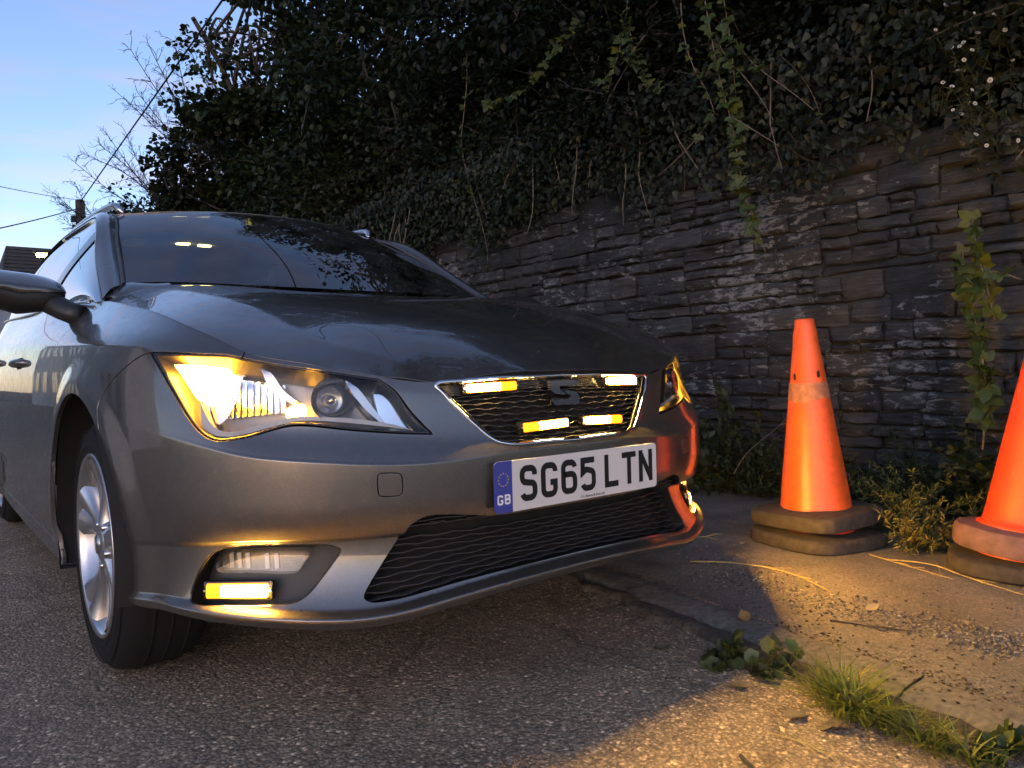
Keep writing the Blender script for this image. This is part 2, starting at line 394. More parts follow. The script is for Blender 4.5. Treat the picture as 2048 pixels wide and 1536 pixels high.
def stone_geo(y0, y1, z0, z1, dep, rg):
    nx, nz_ = 9, 6; L, H = y1-y0, z1-z0; V = []
    ph = rg.uniform(0, 6.3, 6); ta, tb = rg.uniform(-.05, .05, 2)
    tilt = rg.normal(0, .010); slope = rg.normal(0, .018)
    cut = rg.uniform(0, .22, 4)*min(L, H)
    for i in range(nx+1):
        for j in range(nz_+1):
            a, b = i/nx, j/nz_; e = min(a, 1-a)*L, min(b, 1-b)*H
            edge = min(1., min(e)/.009); rnd = math.sqrt(max(0, 1-(1-edge)**2))
            c_ = (a < .5, b < .5); cr = cut[c_[0]*2+c_[1]]; ce = min(a, 1-a)*L+min(b, 1-b)*H
            y = y0+L*a; z = z0+H*b+slope*(a-.5)*L
            if ce < cr:
                sh = (cr-ce)*.5; y += sh*(1 if a < .5 else -1)*.7; z += sh*(1 if b < .5 else -1)*.5
            y += .004*math.sin(ph[0]+b*5)*(1 if i in (0, nx) else .4); z += .0035*math.sin(ph[1]+a*7)*(1 if j in (0, nz_) else .4)
            bulge = .0035*math.sin(ph[2]+a*4+b*2)+.003*math.sin(ph[3]+a*9-b*6)+.0022*math.sin(b*14+ph[4]+a*2)+tilt*(b-.5)*1.2+rg.normal(0, .0022)
            V.append((WX-dep+.014*(1-rnd)-bulge*edge, y, z))
    F = []
    w = nz_+1
    for i in range(nx):
        for j in range(nz_): F.append((i*w+j, i*w+j+1, (i+1)*w+j+1, (i+1)*w+j))
    # sides back into the wall
    ringi = [i*w for i in range(nx+1)]+[nx*w+j for j in range(1, nz_+1)]+[i*w+nz_ for i in range(nx-1, -1, -1)]+[j for j in range(nz_-1, 0, -1)]
    b0 = len(V); V += [(WX+.07, V[k][1], V[k][2]) for k in ringi]; m = len(ringi)
    for k in range(m): F.append((ringi[k], ringi[(k+1) % m], b0+(k+1) % m, b0+k))
    return np.array(V), F
rg = np.random.default_rng(21); stones = []
def wall_top(y): return 1.80+.10*float(np.clip(y-.2, -1, 3))
def cut_up(y0, y1, z0, z1):
    """broken-range masonry: split a panel into blocks and thin slivers"""
    L, H = y1-y0, z1-z0
    if H > .24 or (H > .075 and L/H < 1.6 and rg.random() < .25) or (H > .15 and rg.random() < .5) or (H > .11 and rg.random() < .22):
        k = z0+H*rg.uniform(.28, .72); cut_up(y0, y1, z0, k); cut_up(y0, y1, k, z1)
    elif L > .6 or (L > 3.6*H and L > .2 and rg.random() < .7) or (L > .26 and rg.random() < .35):
        k = y0+L*rg.uniform(.3, .7); cut_up(y0, k, z0, z1); cut_up(k, y1, z0, z1)
    else:
        wob = .022*float(fbm(np.array((y0+y1)/2), np.array(z0), 1.3, 3, 31))
        if z0 < wall_top((y0+y1)/2): stones.append((y0+rg.uniform(.001, .005), y1-rg.uniform(.002, .007), z0+wob+rg.uniform(0, .004), z1+wob-rg.uniform(.002, .009), max(-.022, rg.normal(0.0, .009))))
z = -.02
while z < WH:
    h = float(rg.uniform(.22, .40)); y = wy0+rg.uniform(-.4, 0)
    while y < wy1:
        L = float(rg.uniform(.55, 1.3)); cut_up(y, y+L, z, z+h); y += L
    z += h
def area_px(s):
    P = np.array([[WX, s[0], s[2]], [WX, s[1], s[2]], [WX, s[1], s[3]], [WX, s[0], s[3]]])-CAM; d = P@AA
    x = 1024+FPX*(P@RR)/d; y = 768-FPX*(P@UU)/d
    if d.min() < .2 or x.max() < 700 or x.min() > 2048 or y.min() > 1000 or y.max() < 150: return 0
    if x.max() < 1000 and y.min() > 620: return 0
    return abs((x.max()-x.min())*(y.max()-y.min()))
order = sorted(range(len(stones)), key=lambda k: -area_px(stones[k])); big = set(order[:295])
SV, SF, SC = [], [], []
for k, s in enumerate(stones):
    V, F = stone_geo(*s, rg)
    tone = rg.uniform(.6, 1.3)*(np.array([1.03, 1.0, .95]) if rg.random() < .25 else np.array([.94, 1, 1.07]))
    if k in big:
        c = V.mean(0); o = mesh_obj('stone', V-c, F, STONE, wall, True); o.location = c-np.array([WX, 2, 0]); me = o.data
        at_ = me.color_attributes.new('tone', 'FLOAT_COLOR', 'POINT'); at_.data.foreach_set('color', np.tile(np.r_[tone, 1], len(V)).astype(np.float32))
        me.set_sharp_from_angle(angle=math.radians(50))
    else:
        b0 = len(SV); SV += list(V-[WX, 2, 0]); SF += [tuple(b0+i for i in f) for f in F]; SC += [tone]*len(V)
o = mesh_obj('small_stones', SV, SF, STONE, wall, True); o['kind'] = 'stuff'
at_ = o.data.color_attributes.new('tone', 'FLOAT_COLOR', 'POINT'); at_.data.foreach_set('color', np.c_[np.array(SC), np.ones(len(SC))].astype(np.float32).ravel())
o.data.set_sharp_from_angle(angle=math.radians(50))
JOINT = plain('dark earthy joints', (.040, .039, .037), .95, vary=.5, scale=30, bmp=.8)
m = MB(); m.box((.17, 1.3, .86), (.26, wy1-wy0, 1.72)); m.build('wall_core', JOINT, wall); m = MB(); m.box((.17, 3.2, 1.87), (.26, 6.0, .30)); m.build('wall_core', JOINT, wall)
m = MB(); m.box((.13, 23.1, WH/2-.03), (.26, 33.8, WH)); m.build('wall_beyond', STONE, wall)
# earth bank held back by the wall
ys = np.linspace(-8, 40, 90); pf = [(2.62, 1.9), (2.75, 2.06), (3.0, 2.45), (3.4, 3.3), (4.0, 4.6), (5.0, 5.4), (9, 6.0), (60, 7)]
G = np.array([[(x+.12*math.sin(y*1.7+x*3), y, z_-.28*min(1, max(0, (3-y)/3))+.10*math.sin(y*2.3+x*5)*(z_ > 2.1)) for y in ys] for x, z_ in pf])
grid_sheet('earth_bank', G, SOIL)['kind'] = 'structure'
# ================================================================== PLANTS
def leaf_mat(name, trans=.25, rough=.5):
    m = bpy.data.materials.new(name); m.use_nodes = True; n = m.node_tree.nodes; l = m.node_tree.links
    b = n['Principled BSDF']; o = n['Material Output']; a = n.new('ShaderNodeAttribute'); a.attribute_name = 'tone'
    t = noise(n, l, 60, 3, .6, geoco(n, l)); r = ramp(n, [(.3, (.75, .75, .75)), (.7, (1.2, 1.2, 1.2))]); l.new(t.outputs[0], r.inputs[0])
    c = mixc(n, l, 1., a.outputs['Color'], r.outputs[0], 'MULTIPLY'); l.new(c, b.inputs['Base Color']); b.inputs['Roughness'].default_value = rough; b.inputs['Specular IOR Level'].default_value = .35
    tr = n.new('ShaderNodeBsdfTranslucent'); l.new(c, tr.inputs[0]); mx_ = n.new('ShaderNodeMixShader'); mx_.inputs[0].default_value = trans
    l.new(b.outputs[0], mx_.inputs[1]); l.new(tr.outputs[0], mx_.inputs[2]); l.new(mx_.outputs[0], o.inputs[0])
    return m
LEAF = leaf_mat('green leaf'); DRY = leaf_mat('dry straw', .1, .8)
BARK = plain('grey brown bark', (.055, .045, .035), .9, vary=.35, scale=40, bmp=.6)
TWIG = plain('pale bramble cane', (.16, .12, .085), .75, vary=.3, scale=60)
# leaf outlines: (along, across) in leaf lengths; folded on the midrib
LEAF_SHAPES = {
 'oval': [(0, 0), (.28, .26), (.62, .27), (1, 0), (.62, -.27), (.28, -.26)],
 'round': [(0, 0), (.22, .40), (.66, .42), (1, 0), (.66, -.42), (.22, -.40)],
 'ivy': [(0, 0), (.12, .36), (.45, .30), (1, 0), (.45, -.30), (.12, -.36)],
 'narrow': [(0, 0), (.3, .09), (.65, .08), (1, 0), (.65, -.08), (.3, -.09)]}
def leaves(C, D, N, size, shape='oval', fold=.25, droop=.1, rg=rng):
    """C base points, D direction, N up-normal, all (n,3). returns V(6n), F(2n quads)"""
    n = len(C); D = D/(np.linalg.norm(D, axis=1)[:, None]+1e-9); S = np.cross(N, D); S /= np.linalg.norm(S, axis=1)[:, None]+1e-9; N = np.cross(D, S)
    size = np.broadcast_to(size, (n,))[:, None]; V = np.empty((n, 6, 3))
    for k, (a, b) in enumerate(LEAF_SHAPES[shape]):
        V[:, k] = C+size*(D*a+S*b+N*(abs(b)*fold-droop*a*a))
    i = np.arange(n)[:, None]*6
    F = np.concatenate([i+[0, 1, 2, 3], i+[0, 3, 4, 5]], 0)
    return V.reshape(-1, 3), F
def tones(n, base, var=.3, rg=rng, yellow=.06):
    b = np.array(base)[None]*rg.uniform(1-var, 1+var, (n, 1))*(1+rg.normal(0, .08, (n, 3)))
    y = rg.random(n) < yellow; b[y] = b[y]*[1.9, 1.55, .8]
    return np.clip(b, .004, .6)
def rand_dir(n, rg=rng):
    v = rg.normal(size=(n, 3)); return v/np.linalg.norm(v, axis=1)[:, None]
def leaf_obj(name, C, D, N, size, shape, base, parent, mat=None, var=.35, yellow=.05, fold=.25, droop=.12, rg=rng):
    V, F = leaves(C, D, N, size, shape, fold, droop, rg); col = np.repeat(tones(len(C), base, var, rg, yellow), 6, 0)
    return fast_mesh(name, V, F, mat or LEAF, parent, False, col)
def branch_path(p0, d0, L, n, wob, grav, rg):
    P = [np.array(p0, float)]; d = np.array(d0, float); d /= np.linalg.norm(d)
    for k in range(n):
        d = d+rg.normal(0, wob, 3)+np.array([0, 0, grav]); d /= np.linalg.norm(d); P.append(P[-1]+d*L/n)
    return np.array(P)
def woody(name, base, height, lean, nlimb, spread, crown_c, crown_r, nleaf, lsize, lshape, col, label, group, seed, cat='tree', clumps=60, hollow=.35, squash=1., trunk_r=.07, yellow=.04, twigs=True):
    """tree or shrub: tapered trunk, limbs reaching into the crown, leaves in uneven clumps"""
    rg = np.random.default_rng(seed); root = empty(name, tuple(base), label, cat, group); base = np.array(base, float)
    tr = branch_path(base, np.array(lean)+[0, 0, 1], height*.62, 10, .10, .02, rg); crown_c = np.array(crown_c, float); cr = np.array(crown_r, float)
    m = MB(); m.tube(tr-base, np.linspace(trunk_r, trunk_r*.45, 11), 8); m.build('trunk', BARK, root, True)
    # clump centres inside an uneven ellipsoid shell
    dirs = rand_dir(clumps, rg); rad = rg.uniform(hollow, 1., clumps)**.6; lump = 1+.28*np.sin(dirs[:, 0]*5+seed)+.2*np.sin(dirs[:, 2]*7+dirs[:, 1]*4+seed*2)
    cc = crown_c+dirs*cr*(rad*lump)[:, None]
    lb = MB()
    for k in range(nlimb):
        t = rg.uniform(.25, 1); p = tr[int(t*10)]; q = cc[rg.integers(clumps)]; mid = (p+q)/2+rg.normal(0, .18, 3)+[0, 0, .15]
        pts_ = nat_spline([0, 1, 2], np.array([p, mid, q]))(np.linspace(0, 2, 8)); lb.tube(pts_-base, np.linspace(trunk_r*.4, .006, 8), 5)
    lb.build('limbs', BARK, root, True)['kind'] = 'stuff'
    per = rg.dirichlet(np.ones(clumps)*1.6)*nleaf; C = []; axis = []
    for k in range(clumps):
        n = int(per[k])
        if n < 1: continue
        r_ = rg.uniform(.16, .42)*spread; d = rand_dir(n, rg)*(rg.random((n, 1))**.45)*r_*np.array([1.15, 1.15, .8]); C.append(cc[k]+d); axis.append(d)
    C = np.vstack(C); axis = np.vstack(axis); D = axis/(np.linalg.norm(axis, axis=1)[:, None]+1e-6)+rand_dir(len(C), rg)*.8+np.array([0, 0, -.25])
    N = np.array([0, 0, 1.])+rand_dir(len(C), rg)*.9
    leaf_obj('crown', C-base, D, N, lsize*rg.uniform(.6, 1.25, len(C)), lshape, col, root, yellow=yellow, rg=rg)['kind'] = 'stuff'
    if twigs:
        tw = MB()
        for k in range(clumps):
            for _ in range(2):
                d = rand_dir(1, rg)[0]; d[2] = abs(d[2])*.4; P = branch_path(cc[k]-d*.1, d, rg.uniform(.25, .55)*spread, 4, .2, -.02, rg); tw.tube(P-base, np.linspace(.006, .002, 5), 4)
        tw.build('twigs', BARK, root)['kind'] = 'stuff'
    return root
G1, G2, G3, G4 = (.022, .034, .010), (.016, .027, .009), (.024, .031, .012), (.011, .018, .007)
hg = 'trees and shrubs crowding the bank above the wall'
#     name            base             h    lean        limbs spread crown centre      crown radii       leaves size shape  colour label
woody('hazel_tree', (3.1, 9.2, 2.3), 6.0, (-.12, 0, 0), 26, 1.25, (3.05, 9.2, 5.3), (.95, 1.6, 2.4), 21000, .082, 'round', G1, 'broad-leaved tree whose round leaves stand against the sky above the car roof', hg, 1, clumps=90)
woody('field_maple', (3.2, 12.6, 2.3), 3.4, (-.1, 0, 0), 18, 1.1, (3.25, 12.6, 4.0), (1.0, 1.9, 1.5), 9500, .10, 'round', G3, 'dense mid-height tree just left of the tallest tree on the skyline', hg, 2, clumps=70)
woody('hawthorn_shrub', (3.2, 16.2, 2.2), 3.0, (-.1, 0, 0), 16, 1.1, (3.05, 16.0, 3.5), (1.15, 2.2, 1.4), 9000, .11, 'oval', G2, 'rounded dark shrub behind the telegraph pole', hg, 3, 'shrub', clumps=70)
woody('elder_shrub', (3.2, 20.5, 2.0), 2.8, (-.1, 0, 0), 14, 1.2, (3.75, 20.5, 3.4), (1.25, 2.6, 1.5), 7000, .13, 'oval', G1, 'farthest shrub of the hedge, low beside the pole foot', hg, 4, 'shrub', clumps=60)
woody('sycamore_tree', (3.3, 6.0, 2.4), 6.5, (-.14, 0, 0), 24, 1.2, (3.1, 6.3, 4.1), (.95, 2.0, 1.75), 23000, .068, 'round', G2, 'dark leafy tree filling the top of the picture above the roof rail', hg, 5, clumps=100)
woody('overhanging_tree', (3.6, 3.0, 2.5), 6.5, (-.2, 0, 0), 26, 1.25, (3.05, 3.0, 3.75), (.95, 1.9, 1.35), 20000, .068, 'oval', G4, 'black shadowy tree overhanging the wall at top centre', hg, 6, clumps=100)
woody('shade_tree', (3.8, -.6, 2.5), 6.5, (-.22, 0, 0), 24, 1.3, (2.5, -.6, 3.9), (1.3, 2.2, 1.2), 15000, .10, 'oval', G4, 'tree above the top right corner, its wide overhang added to shade the wall', hg, 7, clumps=90)  # crown pushed out, mostly out of view, to shade the wall below
# hedge front and undergrowth along the top of the bank, shrub by shrub
ug = 'undergrowth on the bank'
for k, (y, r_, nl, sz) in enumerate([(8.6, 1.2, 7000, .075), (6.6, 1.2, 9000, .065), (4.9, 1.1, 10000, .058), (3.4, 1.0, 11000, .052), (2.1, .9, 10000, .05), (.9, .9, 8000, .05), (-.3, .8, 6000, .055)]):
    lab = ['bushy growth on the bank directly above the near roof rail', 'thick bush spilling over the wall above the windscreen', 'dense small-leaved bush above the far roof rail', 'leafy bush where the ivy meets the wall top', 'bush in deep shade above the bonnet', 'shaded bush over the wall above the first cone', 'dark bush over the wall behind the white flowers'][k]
    woody('bank_bush', (2.95, y, 2.15), 1.6, (-.1, 0, 0), 12, .9, (2.72, y, 2.75-.25*(y < 2)), (.42, r_, .9), nl, sz, 'oval', [G2, G3, G4][k % 3] if k < 4 else (.008, .013, .005), lab, ug, 20+k, 'bush', clumps=70, trunk_r=.03)  # nearer bushes: deep shade is put into the near-black leaf colour
# ================================================================== CAR
# ---- nose and flanks: columns run from the centre line round the corner and back along the side
COLS = [(0, 0), (.2, .008), (.36, .032), (.5, .075), (.62, .135), (.72, .212), (.80, .305), (.85, .42), (.878, .55), (.892, .70), (.90, .857),
        (.904, 1.15), (.906, 1.6), (.906, 2.3), (.90, 3.0), (.893, 3.49), (.875, 4.0), (.82, 4.33), (.62, 4.49), (0, 4.535)]
def T_(*v): return list(v)
#        c0    c1    c2    c3    c4    c5    c6    c7    c8    c9    c10   c11   c12   c13   c14   c15   c16   c17   c18   c19
ZL = T_(.270, .265, .251, .236, .242, .254, .266, .268, .262, .25,  .24,  .225, .215, .215, .22,  .25,  .27,  .27,  .27,  .27)
ROWS = []
def row(ins, z): ROWS.append((ins, z))
def cst(*runs):
    o = []
    for v, k in runs: o += [v]*k
    return o
row(cst((.30, 6), (.2, 3), (.12, 11)), [z-.03 for z in ZL])
row(cst((.012, 7), (.02, 13)), [z-.022 for z in ZL])
row(cst((-.008, 7), (.0, 2), (.022, 11)), ZL)
row(T_(.022, .022, .022, .020, .018, .012, .010, .008, .006, .01, .015, .02, .022, .022, .02, .015, .01, .01, .01, .01), [z+.018 for z in ZL])
row(T_(.035, .036, .042, .050, .050, .040, .020, .010, .006, .006, .008, .012, .016, .018, .016, .01, .006, .006, .006, .006), T_(.385, .385, .385, .383, .385, .388, .385, .38, .37, .36, .34, .30, .33, .37, .40, .4, .4, .4, .4, .4))
row(T_(.010, .010, .010, .012, .012, .010, .008, .006, .004, .003, .003, .004, .004, .004, .004, .004, .004, .004, .004, .004), T_(.400, .400, .400, .398, .400, .402, .400, .395, .385, .375, .355, .315, .345, .385, .415, .415, .415, .415, .415, .415))
row(cst((0., 20)), T_(.468, .468, .467, .468, .47, .475, .485, .49, .49, .48, .47, .45, .47, .49, .5, .5, .5, .5, .5, .5))
row(T_(.001, .001, .001, .001, .001, .001, .002, .002, .001, .001, .001, .001, .001, .001, .001, .001, .002, .002, .002, .002), T_(.547, .545, .537, .541, .554, .570, .600, .62, .63, .62, .61, .60, .61, .62, .63, .63, .63, .63, .63, .63))
row(T_(.0055, .0055, .0055, .0055, .0055, .005, .004, .003, .0015, .001, .001, .001, .001, .001, .001, .001, .003, .003, .003, .003), T_(.555, .553, .545, .549, .562, .578, .609, .629, .64, .63, .62, .61, .62, .63, .64, .64, .64, .64, .64, .64))
row(T_(.018, .020, .031, .038, .037, .033, .018, .010, .006, .004, .004, .004, .004, .004, .004, .004, .008, .008, .008, .008), T_(.572, .576, .590, .607, .618, .628, .662, .69, .705, .71, .71, .71, .72, .73, .74, .74, .74, .74, .74, .74))
row(T_(.046, .047, .053, .058, .060, .060, .050, .034, .024, .018, .016, .014, .014, .016, .018, .02, .03, .03, .03, .03), T_(.694, .690, .682, .702, .728, .750, .772, .79, .80, .807, .813, .825, .84, .855, .87, .88, .88, .88, .88, .88))
row(T_(.058, .058, .060, .068, .072, .077, .095, .102, .113, .119, .124, .134, .108, .104, .106, .105, .13, .14, .14, .14), T_(.722, .717, .704, .725, .750, .773, .812, .845, .874, .899, .921, .957, .985, 1.01, 1.04, 1.06, 1.08, 1.0, 1.0, 1.0))
VN = np.array([0, .06, .085, .11, .232, .248, .318, .395, .404, .46, .565, .66])
NR, NC = len(ROWS), len(COLS)
pc = np.array(COLS); seg = np.linalg.norm(np.diff(pc, axis=0), axis=1); UC = np.r_[0, np.cumsum(seg)]; UMAX = UC[-1]
_pe = np.vstack([pc[3:0:-1]*[-1, 1], pc, [[-.62, 4.49]]]); _ue = np.r_[-UC[3:0:-1], UC, UC[-1]+seg[-1]]
_ps = nat_spline(_ue, _pe)
_t = (_ps(UC+1e-4)-_ps(UC-1e-4)); _t /= np.linalg.norm(_t, axis=1)[:, None]
NRM = np.stack([-_t[:, 1], _t[:, 0]], -1)       # inward plan normal
NRM[0] = (0, 1); NRM[-1] = (0, -1)
row_ev = []
for ins, z in ROWS:
    P = np.c_[pc+NRM*np.array(ins)[:, None], z]
    Pm = np.vstack([P[3:0:-1]*[-1, 1, 1], P, P[-2:-1]*[-1, 1, 1]])
    row_ev.append(nat_spline(_ue, Pm))
WF, WR = (.857, .317), (3.49, .317)
def body(U, V):
    U = np.asarray(U, float); V = np.asarray(V, float)
    R = np.stack([e(U) for e in row_ev])                     # NR,n,3
    h = np.diff(VN); dl = np.diff(R, axis=0)/h[:, None, None]
    D = np.zeros_like(R)
    for j in range(1, NR-1):
        a, b = dl[j-1], dl[j]; w1, w2 = 2*h[j]+h[j-1], h[j]+2*h[j-1]
        with np.errstate(all='ignore'):
            hm = (w1+w2)/(w1/a+w2/b)
        D[j] = np.where(a*b > 0, hm, 0)
    D[0], D[-1] = dl[0], dl[-1]
    i = np.clip(np.searchsorted(VN, V)-1, 0, NR-2); k = np.arange(len(U))
    t = ((V-VN[i])/h[i])[:, None]; hh = h[i][:, None]
    P = (2*t**3-3*t*t+1)*R[i, k]+(t**3-2*t*t+t)*hh*D[i, k]+(-2*t**3+3*t*t)*R[i+1, k]+(t**3-t*t)*hh*D[i+1, k]
    for wy, wz in (WF, WR):                                   # flared wheel-arch lips
        d = np.hypot(P[:, 1]-wy, P[:, 2]-wz)
        g = np.clip((.47-d)/.07, 0, 1); g = g*g*(3-2*g)
        P[:, 0] += np.where(P[:, 0] > .7, .011*g, 0)
    return P
def body_n(U, V, e=1.5e-4):
    U = np.asarray(U, float); V = np.clip(np.asarray(V, float), e, VN[-1]-e)
    a = body(U+e, V)-body(U-e, V); b = body(U, V+e)-body(U, V-e)
    n = np.cross(a, b); n /= np.linalg.norm(n, axis=1)[:, None]+1e-12
    return n
# lookup from a sight line to surface coordinates
_gu = np.linspace(0, 2.4, 241); _gv = np.linspace(0, VN[-1], 133)
GU, GV = np.meshgrid(_gu, _gv, indexing='ij'); GP = body(GU.ravel(), GV.ravel())*[-1, 1, 1]
_nv = len(_gv); _tri = []
for i in range(len(_gu)-1):
    for j in range(_nv-1):
        a = i*_nv+j; _tri += [(a, a+_nv, a+_nv+1), (a, a+_nv+1, a+1)]
BV = BVHTree.FromPolygons([tuple(p) for p in GP], _tri)
UVg = np.c_[GU.ravel(), GV.ravel()]
_d = GP-CAM; GPX = np.c_[1024+FPX*(_d@RR)/(_d@AA), 768-FPX*(_d@UU)/(_d@AA)]
def uv(px, py):
    h = BV.ray_cast(Vector(CAM), Vector(ray(px, py)).normalized())
    if h[0] is None:                       # just past the upper edge: take the nearest point of the surface
        return UVg[((GPX-[px, py])**2).sum(1).argmin()].copy()
    t = _tri[h[2]]; A, B, C = GP[t[0]], GP[t[1]], GP[t[2]]; p = np.array(h[0])
    m = np.stack([B-A, C-A], -1); w = np.linalg.lstsq(m, p-A, rcond=None)[0]
    return UVg[t[0]]*(1-w.sum())+UVg[t[1]]*w[0]+UVg[t[2]]*w[1]
def inv(xy):  # nearest surface coordinates for given y,z on the flank (vectorised brute force)
    y, z = xy; d = (GP[:, 1]-y)**2+(GP[:, 2]-z)**2; d[GU.ravel() < .9] = 9
    return UVg[d.argmin()].copy()

# ---- panel outlines traced on that surface
HL = [uv(*p) for p in [(300, 705), (400, 707), (485, 714), (600, 734), (757, 757), (812, 810), (866, 868), (795, 866), (704, 860), (613, 851), (577, 852), (537, 862), (477, 877), (437, 881), (413, 874), (392, 856), (350, 792)]]
HL = catmull(HL, .006, True, corners=(0, 4, 6))
GR = [uv(*p) for p in [(872, 772), (884, 763), (936, 760), (1062, 752)]]
gtop = body(*[np.array([q]) for q in GR[3]]); 
GRo = GR+[np.array([0., GR[3][1]+.004])]+[np.array([0., uv(1100, 883)[1]])]+[uv(*p) for p in [(1100, 881), (1035, 887), (1003, 884), (982, 875), (960, 858), (927, 828), (895, 797)]]
GR = catmull(GRo, .006, True, corners=(4, 5))
LG = [np.array([0., uv(1000, 1031)[1]])]+[uv(*p) for p in [(1000, 1031), (900, 1030), (850, 1035), (818, 1056), (795, 1080), (765, 1128), (738, 1172), (729, 1196), (752, 1204), (900, 1168), (1080, 1121)]]
LG = LG+[np.array([0., LG[-1][1]])]
LG = catmull(LG, .006, True, corners=(0, 12))
FG = [uv(*p) for p in [(380, 1198), (390, 1160), (409, 1123), (429, 1104), (461, 1094), (563, 1089), (650, 1089), (683, 1100), (672, 1118), (646, 1153), (618, 1187), (592, 1204), (544, 1211), (440, 1211), (396, 1209)]]
FG = catmull(FG, .006, True)
TW = [uv(*p) for p in [(762, 947), (798, 947), (804, 953), (805, 985), (799, 991), (763, 993), (757, 987), (756, 953)]]
TW = catmull(TW, .004, True)
FOG_LAMP = None
loops = [('headlight', HL), ('grille', GR), ('lower', LG), ('fog', FG), ('tow', TW)]
def arch_poly(w, r):
    pts = []
    for a in np.linspace(0, 2*math.pi, 90, endpoint=False):
        pts.append((w[0]+r*math.cos(a), w[1]+r*math.sin(a)))
    return pts
def flank_uv(y, z):
    """surface coordinates on the flank from side-view y,z (Newton, vectorised)"""
    sc = np.ndim(y) == 0; y = np.atleast_1d(np.asarray(y, float)); z = np.atleast_1d(np.asarray(z, float))
    U = np.interp(y, pc[6:17, 1], UC[6:17]); V = np.interp(z, [.2, .235, .36, .47, .6, .7, .8, .95], [.06, .11, .232, .318, .395, .46, .565, .65])
    for _ in range(14):
        P = body(U, V); e = 1e-4
        a = (body(U+e, V)-P)/e; b = (body(U, V+e)-P)/e; r0, r1 = y-P[:, 1], z-P[:, 2]
        det = a[:, 1]*b[:, 2]-b[:, 1]*a[:, 2]; det = np.where(np.abs(det) < 1e-6, 1e-6, det)
        U = U+np.clip((r0*b[:, 2]-b[:, 1]*r1)/det, -.06, .06); V = np.clip(V+np.clip((a[:, 1]*r1-a[:, 2]*r0)/det, -.06, .06), .0005, VN[-1]-.0005)
    o = np.c_[U, V]
    return o[0] if sc else o
def arch_uv(w, r):
    a = np.linspace(math.radians(-17), math.radians(197), 70)
    out = flank_uv(w[0]+r*np.cos(a), w[1]+r*np.sin(a))
    return np.vstack([out, [[out[-1][0], -.05], [out[0][0], -.05]]])
ARCHES = [arch_uv(WF, .383), arch_uv(WR, .383)]
split_bf = catmull([HL[0]+[-.02, -.006], HL[0], uv(262, 725), flank_uv(.625, .68), flank_uv(.61, .62), flank_uv(.63, .54)], .01)
_hk = uv(485, 714); cut_hl = catmull([_hk+[0, -.012], np.array([_hk[0], .668])], .01)
gap_fd = catmull([np.array([UC[11]+.01, .668]), flank_uv(1.17, .90), flank_uv(1.20, .80), flank_uv(1.27, .65), flank_uv(1.29, .45), flank_uv(1.28, .30), flank_uv(1.26, .235)], .01)
gap_dd = catmull([np.array([np.interp(2.18, pc[6:17, 1], UC[6:17]), .668]), flank_uv(2.19, .8), flank_uv(2.2, .5), flank_uv(2.16, .235)], .02)
gap_dq = catmull([np.array([np.interp(3.12, pc[6:17, 1], UC[6:17]), .668]), flank_uv(3.2, .85), flank_uv(3.14, .72), flank_uv(3.18, .62), flank_uv(3.26, .48)], .02)
gap_sill = catmull([flank_uv(1.22, .245), flank_uv(1.7, .245), flank_uv(2.4, .245), flank_uv(3.12, .25)], .02)

pts, edges = [], []
def add_line(P, closed):
    b = len(pts); n = len(P); pts.extend([tuple(p) for p in P])
    for k in range(n-1): edges.append((b+k, b+k+1))
    if closed: edges.append((b+n-1, b))
strips = []
def add_loop(P, g=.0016):
    A, B = offset_line(P, g, True), offset_line(P, -g, True)
    for Q in (A, B): Q[:, 0] = np.where(P[:, 0] < 1e-5, 0, np.maximum(Q[:, 0], 0))
    add_line(A, True); add_line(B, True)
    big, small = (A, B) if inside(A[:1], P)[0] == False else (B, A)
    return big, small
LOOPS = {}
for nm, P in loops: LOOPS[nm] = add_loop(P, .0024 if nm in ('headlight',) else .0017)
for P in ARCHES: add_line(P, True)
for P in (split_bf, cut_hl, gap_fd, gap_dd, gap_dq, gap_sill):
    A, B = offset_line(P, .0021, False), offset_line(P, -.0021, False)
    S = np.vstack([A, B[::-1]]); strips.append(S); add_line(S, True)
frame_ = np.array([(0, VN[0]), (UMAX, VN[0]), (UMAX, VN[-1]), (0, VN[-1])])
def edge_pts(a, b, st): return [tuple(np.array(a)+(np.array(b)-np.array(a))*k) for k in np.linspace(0, 1, st)]
bnd = edge_pts((0, VN[0]), (UMAX, VN[0]), 200)[:-1]+edge_pts((UMAX, VN[0]), (UMAX, VN[-1]), 22)[:-1]+edge_pts((UMAX, VN[-1]), (0, VN[-1]), 300)[:-1]+edge_pts((0, VN[-1]), (0, VN[0]), 66)[:-1]
add_line(bnd, True)
for v_ in (VN[1]-.012, VN[1]-.005, VN[1], VN[1]+.005, VN[1]+.011, VN[2]-.012, VN[2]-.006, VN[2], VN[2]+.006, VN[2]+.012, VN[2]+.018, VN[3], VN[3]+.006, VN[4], VN[4]+.005, VN[4]+.010, VN[5], VN[7], VN[7]+.0022, VN[7]+.0045, VN[7]+.0068, VN[8], VN[8]+.005):   # mesh rows that follow the creases
    add_line([(u_, v_) for u_ in np.arange(.004, 1.75, .012)], False)
allc = np.array(pts)
gx = []
for u0, u1, du, dv in ((0, 1.75, .0105, .0095), (1.75, 2.9, .022, .016), (2.9, UMAX, .05, .03)):
    for i, u_ in enumerate(np.arange(u0+du*.6, u1, du)):
        for v_ in np.arange(dv*.7, VN[-1]-dv*.4, dv): gx.append((u_, v_+(dv*.5 if i % 2 else 0)))
gx = np.array(gx); gx = gx[gx[:, 1] < VN[-1]-.004]
